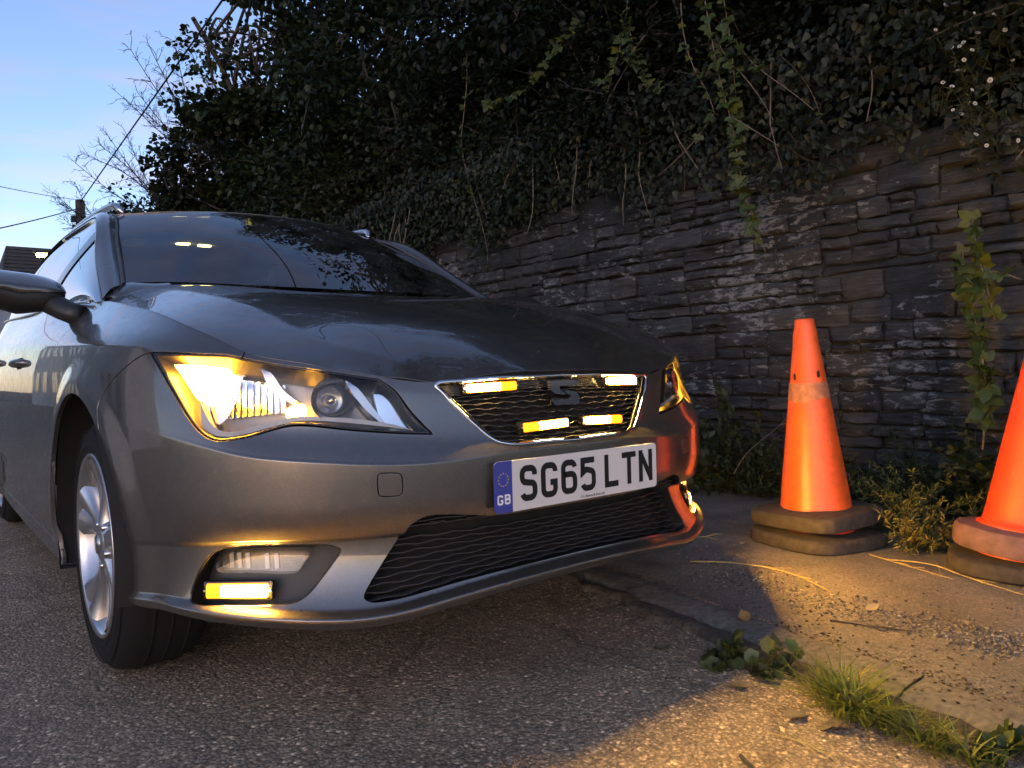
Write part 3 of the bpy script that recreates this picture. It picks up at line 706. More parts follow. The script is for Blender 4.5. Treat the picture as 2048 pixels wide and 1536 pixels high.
# drop grid points that crowd an outline
cell = {}
for p in allc: cell.setdefault((int(p[0]/.01), int(p[1]/.01)), []).append(p)
keep = []
for p in gx:
    a, b = int(p[0]/.01), int(p[1]/.01); ok = True
    for da in (-1, 0, 1):
        for db in (-1, 0, 1):
            for q in cell.get((a+da, b+db), ()):
                if (p[0]-q[0])**2+(p[1]-q[1])**2 < .0045**2: ok = False
    keep.append(ok)
gx = gx[np.array(keep)]
allp = [Vector(p) for p in pts]+[Vector(p) for p in gx]
cv, ce, cf, _, _, _ = delaunay_2d_cdt(allp, edges, [], 0, 1e-7)
CV = np.array([tuple(v) for v in cv]); CF = np.array([f for f in cf if len(f) == 3])
cen = CV[CF].mean(1)
lab = np.full(len(CF), -1)
dead = ~inside(cen, frame_)
for P in ARCHES: dead |= inside(cen, P)
for S in strips: dead |= inside(cen, S)
regions = {}
for nm, (big, small) in LOOPS.items():
    ib, is_ = inside(cen, big), inside(cen, small)
    dead |= ib & ~is_; regions[nm] = is_ & ~dead
rest = ~dead
for nm in regions: rest &= ~regions[nm]
# split the remaining skin into connected panels
ed = {}
for fi in np.where(rest)[0]:
    f = CF[fi]
    for k in range(3):
        ed.setdefault(tuple(sorted((f[k], f[(k+1) % 3]))), []).append(fi)
adj = {fi: [] for fi in np.where(rest)[0]}
for e_, fs in ed.items():
    if len(fs) == 2: adj[fs[0]].append(fs[1]); adj[fs[1]].append(fs[0])
comp = np.full(len(CF), -1); nc = 0
for fi in adj:
    if comp[fi] >= 0: continue
    st = [fi]; comp[fi] = nc
    while st:
        g_ = st.pop()
        for h_ in adj[g_]:
            if comp[h_] < 0: comp[h_] = nc; st.append(h_)
    nc += 1
def comp_at(u_, v_):
    d = ((cen-[u_, v_])**2).sum(1); d[~rest] = 9; return comp[d.argmin()]
panel_seed = {'front_bumper': comp_at(.65, .30), 'front_wing': comp_at(*flank_uv(.857, .80)), 'front_door': comp_at(*flank_uv(1.7, .6)),
              'rear_door': comp_at(*flank_uv(2.6, .6)), 'sill': comp_at(*flank_uv(1.9, .222)), 'rear_quarter': comp_at(*flank_uv(3.9, .6))}
BP = body(CV[:, 0], CV[:, 1]); BN = body_n(CV[:, 0], CV[:, 1])
if ((BN*np.array([1, 0, 0])).sum(1)[(CV[:, 0] > 1.2) & (CV[:, 0] < 3)]).mean() < 0: BN = -BN

def skin(name, faces, mat, parent, side, depth=0., flange=.012, both=False, normals=True, fmat=None):
    """mesh object from a set of triangles of the body surface; side -1 near, +1 far, both = one mesh across the centre"""
    V, N, F = [], [], []
    for s in ((-1, 1) if both else (side,)):
        ids, fi = np.unique(faces, return_inverse=True); fi = fi.reshape(-1, 3)
        P = BP[ids]-BN[ids]*depth; n = BN[ids].copy(); P = P*[s, 1, 1]; n = n*[s, 1, 1]
        a, b, c = P[fi[:, 0]], P[fi[:, 1]], P[fi[:, 2]]
        flip = ((np.cross(b-a, c-a)*n[fi[:, 0]]).sum(1) < 0); fi[flip] = fi[flip][:, ::-1]
        base = len(V); V += list(P); N += list(n); F += [tuple(base+f) for f in fi]
        if flange:
            cnt = {}
            for f in fi:
                for k in range(3):
                    e = (f[k], f[(k+1) % 3]); cnt[e] = cnt.get(e, 0)+1
            for (i, j) in [e for e in cnt if (e[1], e[0]) not in cnt]:
                if both and abs(P[i][0]) < 1e-5 and abs(P[j][0]) < 1e-5: continue
                d = P[j]-P[i]; o = np.cross(d, n[i]); o /= np.linalg.norm(o)+1e-12
                q = [P[i], P[j], P[j]-n[j]*.0016+o*.0009, P[i]-n[i]*.0016+o*.0009, P[j]-n[j]*flange+o*.0006, P[i]-n[i]*flange+o*.0006]
                b0 = len(V); V += q; N += [n[i], n[j], o, o, o, o]
                F += [(b0, b0+3, b0+2, b0+1), (b0+3, b0+5, b0+4, b0+2)]
    return mesh_obj(name, V, F, mat, parent, True, N if normals else None)

# ---- car materials
def car_paint():
    m, n, l, b = new_mat('dark grey metallic paint')
    t = noise(n, l, 2600, 2, vec=geoco(n, l)); r = ramp(n, [(.35, (.085, .081, .075)), (.65, (.155, .148, .138))]); l.new(t.outputs[0], r.inputs[0])
    g = noise(n, l, 34, 8, .75, vec=geoco(n, l)); g2 = noise(n, l, 380, 3, .6, vec=geoco(n, l)); gm = n.new('ShaderNodeMath'); gm.operation = 'MULTIPLY'; l.new(g.outputs[0], gm.inputs[0]); l.new(g2.outputs[0], gm.inputs[1])
    gr0 = ramp(n, [(.22, (0, 0, 0)), (.40, (.42, .42, .42))]); l.new(gm.outputs[0], gr0.inputs[0]); pc_ = mixc(n, l, gr0.outputs[0], r.outputs[0], (.22, .185, .145))
    cw = n.new('ShaderNodeMath'); cw.operation = 'MULTIPLY_ADD'; cw.inputs[1].default_value = -1.6; cw.inputs[2].default_value = 1; l.new(gr0.outputs[0], cw.inputs[0]); l.new(cw.outputs[0], b.inputs['Coat Weight'])
    l.new(pc_, b.inputs['Base Color']); b.inputs['Metallic'].default_value = .75; b.inputs['Roughness'].default_value = .30
    b.inputs['Coat IOR'].default_value = 1.7
    d = noise(n, l, 14, 7, .65, vec=geoco(n, l)); rr = ramp(n, [(.45, (.008, .008, .008)), (.85, (.06, .06, .06))]); l.new(d.outputs[0], rr.inputs[0]); l.new(rr.outputs[0], b.inputs['Coat Roughness'])
    return m
PAINT = car_paint()
BLACK = plain('black textured plastic', (.016, .016, .016), .45, bmp=.06, scale=400)
GLOSSBLACK = plain('gloss black plastic', (.012, .012, .013), .12)
RUBBER = plain('tyre rubber', (.010, .010, .0105), .8, spec=.25, scale=120, bmp=.15)
CHROME = plain('chrome', (.75, .75, .76), .07, 1., vary=.02)
SATIN = plain('satin chrome', (.55, .55, .56), .25, 1., vary=.03)
ALLOY = plain('silver alloy', (.52, .52, .53), .28, .9, vary=.05, coat=.4)
GLASS = clear_glass('windscreen glass', (.62, .68, .66), 2.2, .0, .06)
SIDEGLASS = clear_glass('tinted side glass', (.30, .31, .31), 1.36, .0)
LENS = clear_glass('headlight lens', (.93, .94, .94), 1.45, .0, .03)
HOUSING = plain('headlight bezel', (.16, .158, .155), .28, .8)
REFL = plain('reflector', (.82, .82, .83), .10, 1., vary=.02)
DARKIN = plain('dark interior', (.02, .02, .021), .7)
AMBER = emis('indicator lamp', (1, .42, .022), 60)
AMBER2 = emis('indicator bulb glow', (1, .42, .022), 45)
ARCHLINER = plain('arch liner', (.012, .012, .012), .9)

car = empty('estate_car', (0, 0, 0), 'dark grey estate car with flashing amber lights parked half on the pavement', 'car')
fset = lambda nm: CF[comp == panel_seed[nm]]
skin('front_bumper', fset('front_bumper'), PAINT, car, 1, both=True)
for s in (-1, 1):
    skin('front_wing', fset('front_wing'), PAINT, car, s)
    skin('front_door', fset('front_door'), PAINT, car, s)
    skin('rear_door', fset('rear_door'), PAINT, car, s)
    skin('rear_quarter', fset('rear_quarter'), PAINT, car, s)
    skin('sill', fset('sill'), PAINT, car, s)
    skin('tow_cover', CF[regions['tow']], PAINT, car, s) if s < 0 else None
if True:   # the bumper skin continues where the far side has no cover
    skin('bumper_infill', CF[regions['tow']], PAINT, car, 1)
# dark under-shell closing the shut lines
gu = np.linspace(0, UMAX, 150); gv = np.linspace(0, VN[-1], 40); A_, B_ = np.meshgrid(gu, gv, indexing='ij')
P0 = body(A_.ravel(), B_.ravel()); n0 = body_n(A_.ravel(), B_.ravel()); n0 *= np.sign((n0*(P0-[0, 2.2, .6])).sum(1))[:, None]
ok = np.ones(len(P0), bool)
for nm in ('headlight', 'grille', 'lower', 'fog'): ok &= ~inside(np.c_[A_.ravel(), B_.ravel()], LOOPS[nm][0])
for w in (WF, WR): ok &= np.hypot(P0[:, 1]-w[0], P0[:, 2]-w[1]) > .40
Vs, Fs = [], []
for s in (-1, 1):
    b = len(Vs); Vs += list((P0-n0*.014)*[s, 1, 1])
    for i in range(149):
        for j in range(39):
            q = [i*40+j, (i+1)*40+j, (i+1)*40+j+1, i*40+j+1]
            if ok[q].all(): Fs.append(tuple(b+k for k in q))
mesh_obj('inner_shell', Vs, Fs, DARKIN, car)
# ---- bonnet
def r9(U): return row_ev[-1](np.asarray(U, float))
_ue_h = np.r_[np.linspace(0, UC[5]+.02, 60), np.linspace(UC[5]+.03, UC[11]+.0, 90)]
HE = r9(_ue_h)                                   # bonnet edge, centre -> corner -> A-pillar base
crease = np.array([(.375, .09), (.40, .14), (.5, .246), (.55, .41), (.6, .587), (.635, .75), (.66, 1.0), (.665, 1.2)])
def crease_x(y): return np.interp(y, crease[:, 1], crease[:, 0])
_cy = np.linspace(.05, 1.25, 60); _cs = nat_spline(crease[:, 1], crease[:, :1])
def fold(x, y):
    d = (np.abs(x)-_cs(np.clip(y, .09, 1.2))[:, 0]); w = .007
    k = .19*np.clip((y-.05)/.12, 0, 1)*np.clip((1.2-y)/.3, .25, 1)
    return -k*w*np.logaddexp(0, d/w)
hp = [(0, .12, .760), (0, .2, .806), (0, .3, .846), (0, .41, .881), (0, .6, .930), (0, .85, .976), (0, 1.07, 1.004),
      (.2, .12, .757), (.2, .2, .804), (.22, .41, .880), (.25, .6, .929), (.3, .85, .976), (.3, 1.07, 1.003), (.38, .3, .838), (.42, .45, .883),
      (.40, .14, .742), (.5, .246, .792), (.55, .41, .857), (.6, .587, .917), (.635, .75, .949), (.655, .95, .980), (.66, 1.13, 1.000)]
hx = []
for x, y, z in hp:
    hx.append((x, y, z))
    if x: hx.append((-x, y, z))
for p in HE[::7]:
    hx.append(tuple(p)); hx.append((-p[0], p[1], p[2])) if p[0] > 1e-4 else None
hx.append((.72, 1.30, .985)); hx.append((-.72, 1.30, .985))
hx = np.array(hx)
_h = tps(hx[:, :2], hx[:, 2]-fold(hx[:, 0], hx[:, 1]), 1e-5)
def hood_z(x, y): return _h(np.c_[x, y])+fold(x, y)
rear = [(x, 1.085+.12*(x/.7)**2) for x in np.linspace(.735, -.735, 70)]
edge_r = [tuple(p[:2]) for p in HE if p[1] < 1.185]
out = edge_r+rear+[(-x, y) for x, y in edge_r[::-1]][:-1]
out = np.array(out); out = offset_line(out, .0032, True) if inside(offset_line(out, .0032, True)[:1], out)[0] else offset_line(out, -.0032, True)
def trimmed(name, outline, zf, mat, parent, step=.02, flange=.012, dirn=None, extra=None):
    """sheet z = zf(x,y) cut to an outline in plan, with a turned-down edge"""
    P = [tuple(p) for p in outline]; n = len(P); E_ = [(k, (k+1) % n) for k in range(n)]
    mn, mx_ = outline.min(0), outline.max(0); g = []
    for i, x in enumerate(np.arange(mn[0], mx_[0], step)):
        for y in np.arange(mn[1], mx_[1], step): g.append((x, y+(step/2 if i % 2 else 0)))
    if extra is not None: g += [tuple(p) for p in extra]
    g = np.array(g); g = g[inside(g, outline)]
    d = np.min(((g[:, None, :]-outline[None, ::2])**2).sum(-1), 1); g = g[d > (step*.45)**2]
    v, e, f, *_ = delaunay_2d_cdt([Vector(p) for p in P]+[Vector(p) for p in g], E_, [], 1, 1e-7)
    C = np.array([tuple(q) for q in v]); f = [q for q in f]
    e_ = 1e-3; z = zf(C[:, 0], C[:, 1])
    zx = (zf(C[:, 0]+e_, C[:, 1])-zf(C[:, 0]-e_, C[:, 1]))/(2*e_); zy = (zf(C[:, 0], C[:, 1]+e_)-zf(C[:, 0], C[:, 1]-e_))/(2*e_)
    N = np.c_[-zx, -zy, np.ones(len(C))]; N /= np.linalg.norm(N, axis=1)[:, None]
    V = list(np.c_[C, z]); Nl = list(N); F = []
    for q in f:
        q = list(q); a = C[q[1]]-C[q[0]]; b = C[q[2]]-C[q[0]]
        F.append(tuple(q) if a[0]*b[1]-a[1]*b[0] > 0 else tuple(q[::-1]))
    if flange:
        cnt = set()
        for q in F:
            for k in range(len(q)): cnt.add((q[k], q[(k+1) % len(q)]))
        for (i, j) in [e for e in cnt if (e[1], e[0]) not in cnt]:
            Pi, Pj = np.array(V[i]), np.array(V[j]); o = np.cross(Pj-Pi, N[i]); o /= np.linalg.norm(o)+1e-12
            b0 = len(V); V += [Pi, Pj, Pj-N[j]*.0018+o*.001, Pi-N[i]*.0018+o*.001, Pj-N[j]*flange, Pi-N[i]*flange]; Nl += [N[i], N[j], o, o, o, o]
            F += [(b0, b0+3, b0+2, b0+1), (b0+3, b0+5, b0+4, b0+2)]
    return mesh_obj(name, V, F, mat, parent, True, Nl)
ex = [(s*(_cs([y])[0, 0]+dx), y) for y in np.arange(.1, 1.19, .012) for s in (-1, 1) for dx in (-.012, -.004, .004, .012)]
trimmed('bonnet', out, hood_z, PAINT, car, .018, extra=ex)

# ---- windscreen, roof, pillars, side glass
wsp = [(0, 1.13, 1.022), (.35, 1.16, 1.023), (.6, 1.235, 1.027), (.685, 1.285, 1.030), (.655, 1.45, 1.120), (.62, 1.66, 1.235), (.566, 1.975, 1.374),
       (0, 1.83, 1.402), (.3, 1.87, 1.395), (0, 1.48, 1.232), (.35, 1.52, 1.236), (.52, 1.60, 1.228)]
wsp = np.array(wsp+[(-x, y, z) for x, y, z in wsp if x])
_w = tps(wsp[:, :2], wsp[:, 2], 1e-5)
ws_z = lambda x, y: _w(np.c_[x, y])
WSE = nat_spline([0, 1, 2, 3], [(.685, 1.285), (.655, 1.45), (.62, 1.66), (.566, 1.975)])(np.linspace(0, 3, 40))
bot = np.array([(x, np.interp(abs(x), [0, .35, .6, .685], [1.13, 1.155, 1.232, 1.285])) for x in np.linspace(-.685, .685, 50)])
bot[:, 1] = 1.13+.155*(np.abs(bot[:, 0])/.685)**2.2
top = np.array([(x, 1.83+.145*(abs(x)/.566)**2.0) for x in np.linspace(.566, -.566, 40)])
wout = np.vstack([bot[:-1], WSE[:-1], top[:-1], (WSE*[-1, 1])[::-1][:-1]])
trimmed('windscreen', wout, ws_z, GLASS, car, .035, flange=0)
rfp = [(0, 1.84, 1.408), (.3, 1.88, 1.401), (.566, 1.985, 1.379), (0, 2.2, 1.444), (.3, 2.2, 1.437), (.575, 2.4, 1.402), (0, 2.8, 1.462), (.58, 3.0, 1.408), (0, 3.6, 1.44), (.57, 3.8, 1.38), (0, 4.25, 1.38), (.53, 4.2, 1.34)]
rfp = np.array(rfp+[(-x, y, z) for x, y, z in rfp if x]); _rf = tps(rfp[:, :2], rfp[:, 2], 1e-5); roof_z = lambda x, y: _rf(np.c_[x, y])
rside = nat_spline([0, 1, 2, 3, 4], [(.562, 1.985), (.572, 2.4), (.576, 3.0), (.566, 3.8), (.53, 4.2)])(np.linspace(0, 4, 60))
rtop = top[::-1]+[0, .012]; rtop[:, 0] *= .994
rout = np.vstack([rtop[:-1], rside[:-1], np.array([(x, 4.2+.05*(1-(x/.53)**2)) for x in np.linspace(.53, -.53, 20)])[:-1], (rside*[-1, 1])[::-1][:-1]])
trimmed('roof_panel', rout, roof_z, PAINT, car, .05, flange=.02)

def grid_obj(name, G, mat, parent, flip=False, smooth=True):
    G = np.asarray(G); a, b = G.shape[:2]; F = []
    for i in range(a-1):
        for j in range(b-1):
            q = (i*b+j, (i+1)*b+j, (i+1)*b+j+1, i*b+j+1); F.append(q[::-1] if flip else q)
    return mesh_obj(name, G.reshape(-1, 3), F, mat, parent, smooth)
def curve3(P, n): return nat_spline(np.arange(len(P)), P)(np.linspace(0, len(P)-1, n))
cA = curve3([(.685, 1.282, 1.030), (.655, 1.45, 1.120), (.62, 1.66, 1.235), (.566, 1.98, 1.376), (.574, 2.4, 1.403), (.578, 3.0, 1.409), (.568, 3.8, 1.381), (.53, 4.2, 1.341)], 90)
cB = curve3([(.772, 1.195, .962), (.745, 1.40, 1.075), (.712, 1.58, 1.185), (.665, 1.80, 1.315), (.64, 2.2, 1.372), (.645, 3.0, 1.385), (.632, 3.8, 1.335), (.59, 4.2, 1.28)], 90)
belt = curve3([(.785, 1.20, .958), (.797, 1.6, .986), (.803, 2.3, 1.011), (.796, 3.0, 1.041), (.775, 3.8, 1.075), (.72, 4.2, 1.07)], 90)
for s in (-1, 1):
    m = np.array([s, 1, 1]); k = np.linspace(0, 1, 9)
    t_ = (cB-cA); up = np.cross(np.gradient(cA, axis=0), t_); up /= np.linalg.norm(up, axis=1)[:, None]; up *= np.sign(up[:, 2:3])
    G = []
    for q in k: G.append(cA+t_*(.22+.78*q)+up*(.014*math.sin(math.pi*min(1, q*.9+.1))))
    grid_obj('pillar', np.array(G)*m, PAINT, car, flip=(s > 0))
    G = [cA-up*.004, cA+t_*.06+up*.004, cA+t_*.14+up*.006, cA+t_*.215+up*.002]
    grid_obj('pillar_trim', np.array(G)[:, :46]*m, plain('grey rubber trim', (.06, .06, .06), .5) if s < 0 else bpy.data.materials['grey rubber trim'], car, flip=(s > 0))
    # side glass: ruled from belt line up to the pillar, curved outwards a little
    tt = np.linspace(0, 1, 12); inn = np.array([-.012, 0, 0]); up2 = cB+(belt-cB)*.02
    G = []
    for q in tt: G.append(belt+(up2-belt)*q+np.array([.018*math.sin(math.pi*q), 0, 0])+inn)
    G = np.array(G)
    def span(y0, y1): return [i for i in range(90) if y0 <= belt[i][1] <= y1]
    i1, i2 = span(1.2, 2.12), span(2.2, 3.1)
    grid_obj('side_window', G[:, i1]*m, SIDEGLASS, car, flip=(s < 0)); grid_obj('side_window', G[:, i2]*m, SIDEGLASS, car, flip=(s < 0))
    ib = span(2.05, 2.27); grid_obj('door_pillar', (G[:, ib]+[.004, 0, 0])*m, GLOSSBLACK, car, flip=(s < 0))
    iq = span(3.05, 4.25); grid_obj('quarter_window', (G[:, iq])*m, SIDEGLASS, car, flip=(s < 0))
    # window frame seam and the belt moulding
    fr = MB(); fr.tube((G[11, :60]+[.004, 0, -.002])*m, .008, 6); fr.build('window_frame', GLOSSBLACK, car, True)
    fr = MB(); fr.tube((belt[4:74]+[.002, 0, .0])*m, .0048, 6); fr.build('belt_trim', SATIN, car, True)
    # roof rail
    rp_ = curve3([(.535, 1.985, 1.385), (.552, 2.02, 1.414), (.558, 2.12, 1.432), (.562, 2.5, 1.452), (.564, 3.1, 1.455), (.556, 3.7, 1.43), (.545, 3.95, 1.40), (.53, 4.05, 1.37)], 60)
    V, F = tube(rp_*m, np.r_[np.linspace(.006, .0135, 5), [.0135]*50, np.linspace(.0135, .005, 5)], 10)
    mesh_obj('roof_rail', V, F, SATIN, car)
# tailgate
G = []
for q in np.linspace(0, 1, 8):
    lo = np.array([(x, 4.535-.045*(x/.62)**2, 1.0) for x in np.linspace(-.62, .62, 14)]); hi = np.array([(x*.86, 4.25-.05*(x/.62)**2, 1.375-.04*(x/.62)**2) for x in np.linspace(-.62, .62, 14)])
    G.append(lo+(hi-lo)*q)
grid_obj('tailgate', np.array(G), SIDEGLASS, car)
# scuttle below the glass
G = []
for q in np.linspace(0, 1, 4):
    xs = np.linspace(-.735, .735, 60); y0 = 1.075+.12*(xs/.7)**2; y1 = 1.15+.16*(np.abs(xs)/.72)**2.2
    y = y0+(y1-y0)*q; z = hood_z(xs, y0)-.007+q*.011
    G.append(np.c_[xs, y, z])
grid_obj('scuttle', np.array(G), BLACK, car)
wp = MB()
for x0, x1 in ((-.62, .02), (.10, .60)):
    xs = np.linspace(x0, x1, 14); y = 1.135+.145*(np.abs(xs)/.72)**2.0; wp = MB(); wp.tube(np.c_[xs, y, ws_z(xs, y+.02)+.006], .006, 5)
for s in (-1, 1):                                    # painted corner between bonnet, glass and pillar
    tx = np.array([.58, .63, .685, .715, .745, .774]); Tp = np.c_[tx, [1.232, 1.252, 1.287, 1.262, 1.228, 1.193], np.r_[ws_z(tx[:3], np.array([1.232, 1.252, 1.287]))-.001, 1.006, .984, .958]]
    bx = np.array([.58, .625, .67, .70, .728, .752]); by0 = 1.089+.12*(bx/.7)**2; Bt = np.c_[bx, by0, hood_z(bx, by0)-.001]
    G = np.array([Bt+(Tp-Bt)*q+np.array([0, 0, .004*math.sin(math.pi*q)]) for q in np.linspace(0, 1, 6)]); G = np.array([nat_spline(np.arange(6), g)(np.linspace(0, 5, 24)) for g in G])
    grid_obj('pillar_base', G*[s, 1, 1], PAINT, car, flip=(s > 0))
# disc holder on the glass, near side
V = [(0, 0, 0)]+[(math.cos(a), math.sin(a), 0) for a in np.linspace(0, 2*math.pi, 24, endpoint=False)]
P = []
hb = None
cx, cy = -.585, 1.60
for v in V: P.append((cx+v[0]*.042, cy+v[1]*.042, 0))
P = np.array(P); P[:, 2] = ws_z(P[:, 0], P[:, 1])-.004
mesh_obj('tax_disc_holder', P, [(0, k, k % 24+1) for k in range(1, 25)], plain('pale paper disc', (.45, .46, .47), .6), car)
# ---- cabin
ch = empty('cabin_dummy'); bpy.data.objects.remove(ch)
rl = trimmed('headlining', np.array([(-.52, 2.0), (.52, 2.0), (.52, 4.0), (-.52, 4.0)], float), lambda x, y: roof_z(x, y)-.035, plain('pale headlining', (.30, .30, .29), .9), car, .12, flange=0)
LAMP = emis('cabin lamp', (1, .78, .22), 9)
for p in ((366, 487, .062), (409, 491, .062), (497, 470, .04)):
    d = ray(p[0], p[1]); t0 = 1.
    for t0 in np.linspace(2.5, 5, 600):
        q = CAM+d*t0
        if q[1] > 2.0 and q[2] > roof_z(np.array([q[0]]), np.array([q[1]]))[0]-.037: break
    box_obj('cabin_lamp', tuple(q-[0, 0, .002]), (p[2], .035, .008), LAMP, car, bevel=.003)
db = MB(); db.box((0, 1.52, .80), (1.3, .50, .22)); db.build('dashboard', DARKIN, car)
for sx in (-.36, .36):
    bm = bmesh.new(); add_box(bm, (sx, 2.35, .80), (.46, .16, .62), Matrix.Rotation(math.radians(-14), 3, 'X'), .05); add_box(bm, (sx, 2.46, 1.20), (.26, .09, .17), Matrix.Rotation(math.radians(-10), 3, 'X'), .03)
    add_box(bm, (sx, 2.05, .52), (.46, .5, .14), None, .04); bm_obj('seat', bm, DARKIN, car, True, 40)
V, F = [], []
for i in range(40):
    a = 2*math.pi*i/40
    for k in range(8):
        b = 2*math.pi*k/8; r_ = .18+.014*math.cos(b); V.append((-.36+r_*math.cos(a), 1.82+.014*math.sin(b)*.9+r_*math.sin(a)*.35, .93+r_*math.sin(a)*.93))
        F.append((i*8+k, ((i+1) % 40)*8+k, ((i+1) % 40)*8+(k+1) % 8, i*8+(k+1) % 8))
mesh_obj('steering_wheel', V, F, DARKIN, car)
db = MB(); db.box((0, 2.4, .30), (1.45, 3.2, .04)); db.build('floor_pan', DARKIN, car)
db = MB(); db.box((0, 1.0, .55), (1.2, .04, .6)); db.build('bulkhead', DARKIN, car)
# interior mirror
bm = bmesh.new(); add_box(bm, (0, 1.93, 1.315), (.24, .03, .065), None, .012); bm_obj('interior_mirror', bm, DARKIN, car, True, 40)
# ---- wheels
def lathe_x(prof, n=48):
    """prof (radius, x). lathe about the X axis"""
    V, F = [], []
    for r, x in prof:
        for k in range(n):
            a = 2*math.pi*k/n; V.append((x, r*math.cos(a), r*math.sin(a)))
    for i in range(len(prof)-1):
        for k in range(n): F.append((i*n+k, i*n+(k+1) % n, (i+1)*n+(k+1) % n, (i+1)*n+k))
    return V, F
def wheel(x, y, z, side, spin=0.):
    w = empty('wheel', (x, y, z)); w.parent = car
    s = side
    prof = [(.225, -.205), (.25, -.21), (.285, -.205), (.306, -.185), (.3155, -.16), (.317, -.11), (.3155, -.05), (.306, -.022), (.285, -.004), (.25, .0), (.236, -.003), (.228, -.008)]
    V, F = lathe_x([(r, x_*s) for r, x_ in prof], 64)
    mesh_obj('tyre', V, F, RUBBER, w)
    for rr_ in (.248, .272, .288):
        sw = MB(); sw.add(*lathe_x([(rr_-.0016, -.001*s if rr_ < .27 else -.003*s), (rr_, .0022*s if rr_ < .27 else -.0005*s), (rr_+.0016, -.001*s if rr_ < .27 else -.0045*s)], 64)); sw.build('sidewall_rib', RUBBER, w, True)
    tread = MB()
    for g in (-.15, -.11, -.07):
        tread.add(*lathe_x([(.3165, s*(g-.004)), (.3182, s*(g-.003)), (.3182, s*(g+.003)), (.3165, s*(g+.004))], 64))
    tread.build('tread_rib', RUBBER, w, True)
    prof = [(.229, -.012), (.231, -.002), (.226, .002), (.219, -.004), (.214, -.02), (.205, -.05), (.2, -.12), (.205, -.2)]
    V, F = lathe_x([(r, x_*s) for r, x_ in prof], 64); mesh_obj('rim', V, F, ALLOY, w)
    V, F = lathe_x([(.0, -.012*s), (.03, -.010*s), (.05, -.014*s), (.062, -.026*s), (.066, -.06*s)], 32); mesh_obj('hub', V, F, ALLOY, w)
    V, F = lathe_x([(.0, -.004*s), (.022, -.005*s), (.028, -.012*s)], 24); mesh_obj('centre_cap', V, F, SATIN, w)
    V, F = lathe_x([(.0, -.10*s), (.15, -.10*s), (.152, -.12*s)], 40); mesh_obj('brake_disc', V, F, plain('brake disc', (.12, .11, .10), .5, .8) if 'brake disc' not in bpy.data.materials else bpy.data.materials['brake disc'], w)
    # five twin spokes
    base = None
    for k in range(10):
        a0 = 2*math.pi*(k//2)/5+(-.17 if k % 2 else .17)+spin
        G = []
        for q in np.linspace(0, 1, 9):
            r_ = .045+q*(.215-.045); aa = a0+(-.05 if k % 2 else .05)*(1-q)*2.2*(-1)
            hw = .017+.012*(q-.35)**2*4; xx = (-.022-.012*math.sin(math.pi*q)+.012*q)*s
            c = np.array([0, math.cos(aa), math.sin(aa)]); t = np.array([0, -math.sin(aa), math.cos(aa)]); nx = np.array([s, 0, 0])
            o = np.array([xx, 0, 0])+c*r_
            G.append([o-t*hw*1.1-nx*.03, o-t*hw-nx*.002, o-t*hw*.55+nx*.008, o+t*hw*.55+nx*.008, o+t*hw-nx*.002, o+t*hw*1.1-nx*.03])
        grid_obj('spoke', np.array(G), ALLOY, w, flip=(s < 0), smooth=True)
    for k in range(5):
        a0 = 2*math.pi*k/5+spin+.63; V, F = lathe_x([(.0, -.012*s), (.008, -.013*s), (.0085, -.03*s)], 8)
        V = [(v[0], v[1]+.055*math.cos(a0), v[2]+.055*math.sin(a0)) for v in V]; mesh_obj('wheel_bolt', V, F, SATIN, w)
    return w
wheel(-.872, WF[0], .317, -1, .3); wheel(.872, WF[0], .337, 1, .9)
wheel(-.858, WR[0], .317, -1, .5); wheel(.858, WR[0], .337, 1, .1)
for s in (-1, 1):
    for w in (WF, WR):
        V, F = [], []
        n = 40
        for i in range(n):
            a = math.radians(-19+209*i/(n-1))
            for x_, r_ in ((.899, .3835), (.87, .392), (.60, .392), (.58, .12)): V.append((s*x_, w[0]+r_*math.cos(a), w[1]+r_*math.sin(a)))
        for i in range(n-1):
            for k in range(3): F.append((i*4+k, (i+1)*4+k, (i+1)*4+k+1, i*4+k+1))
        mesh_obj('arch_liner', V, F, ARCHLINER, car)
# underbody
db = MB(); db.box((0, .60, .245), (1.1, .72, .02)); db.build('undertray', ARCHLINER, car)

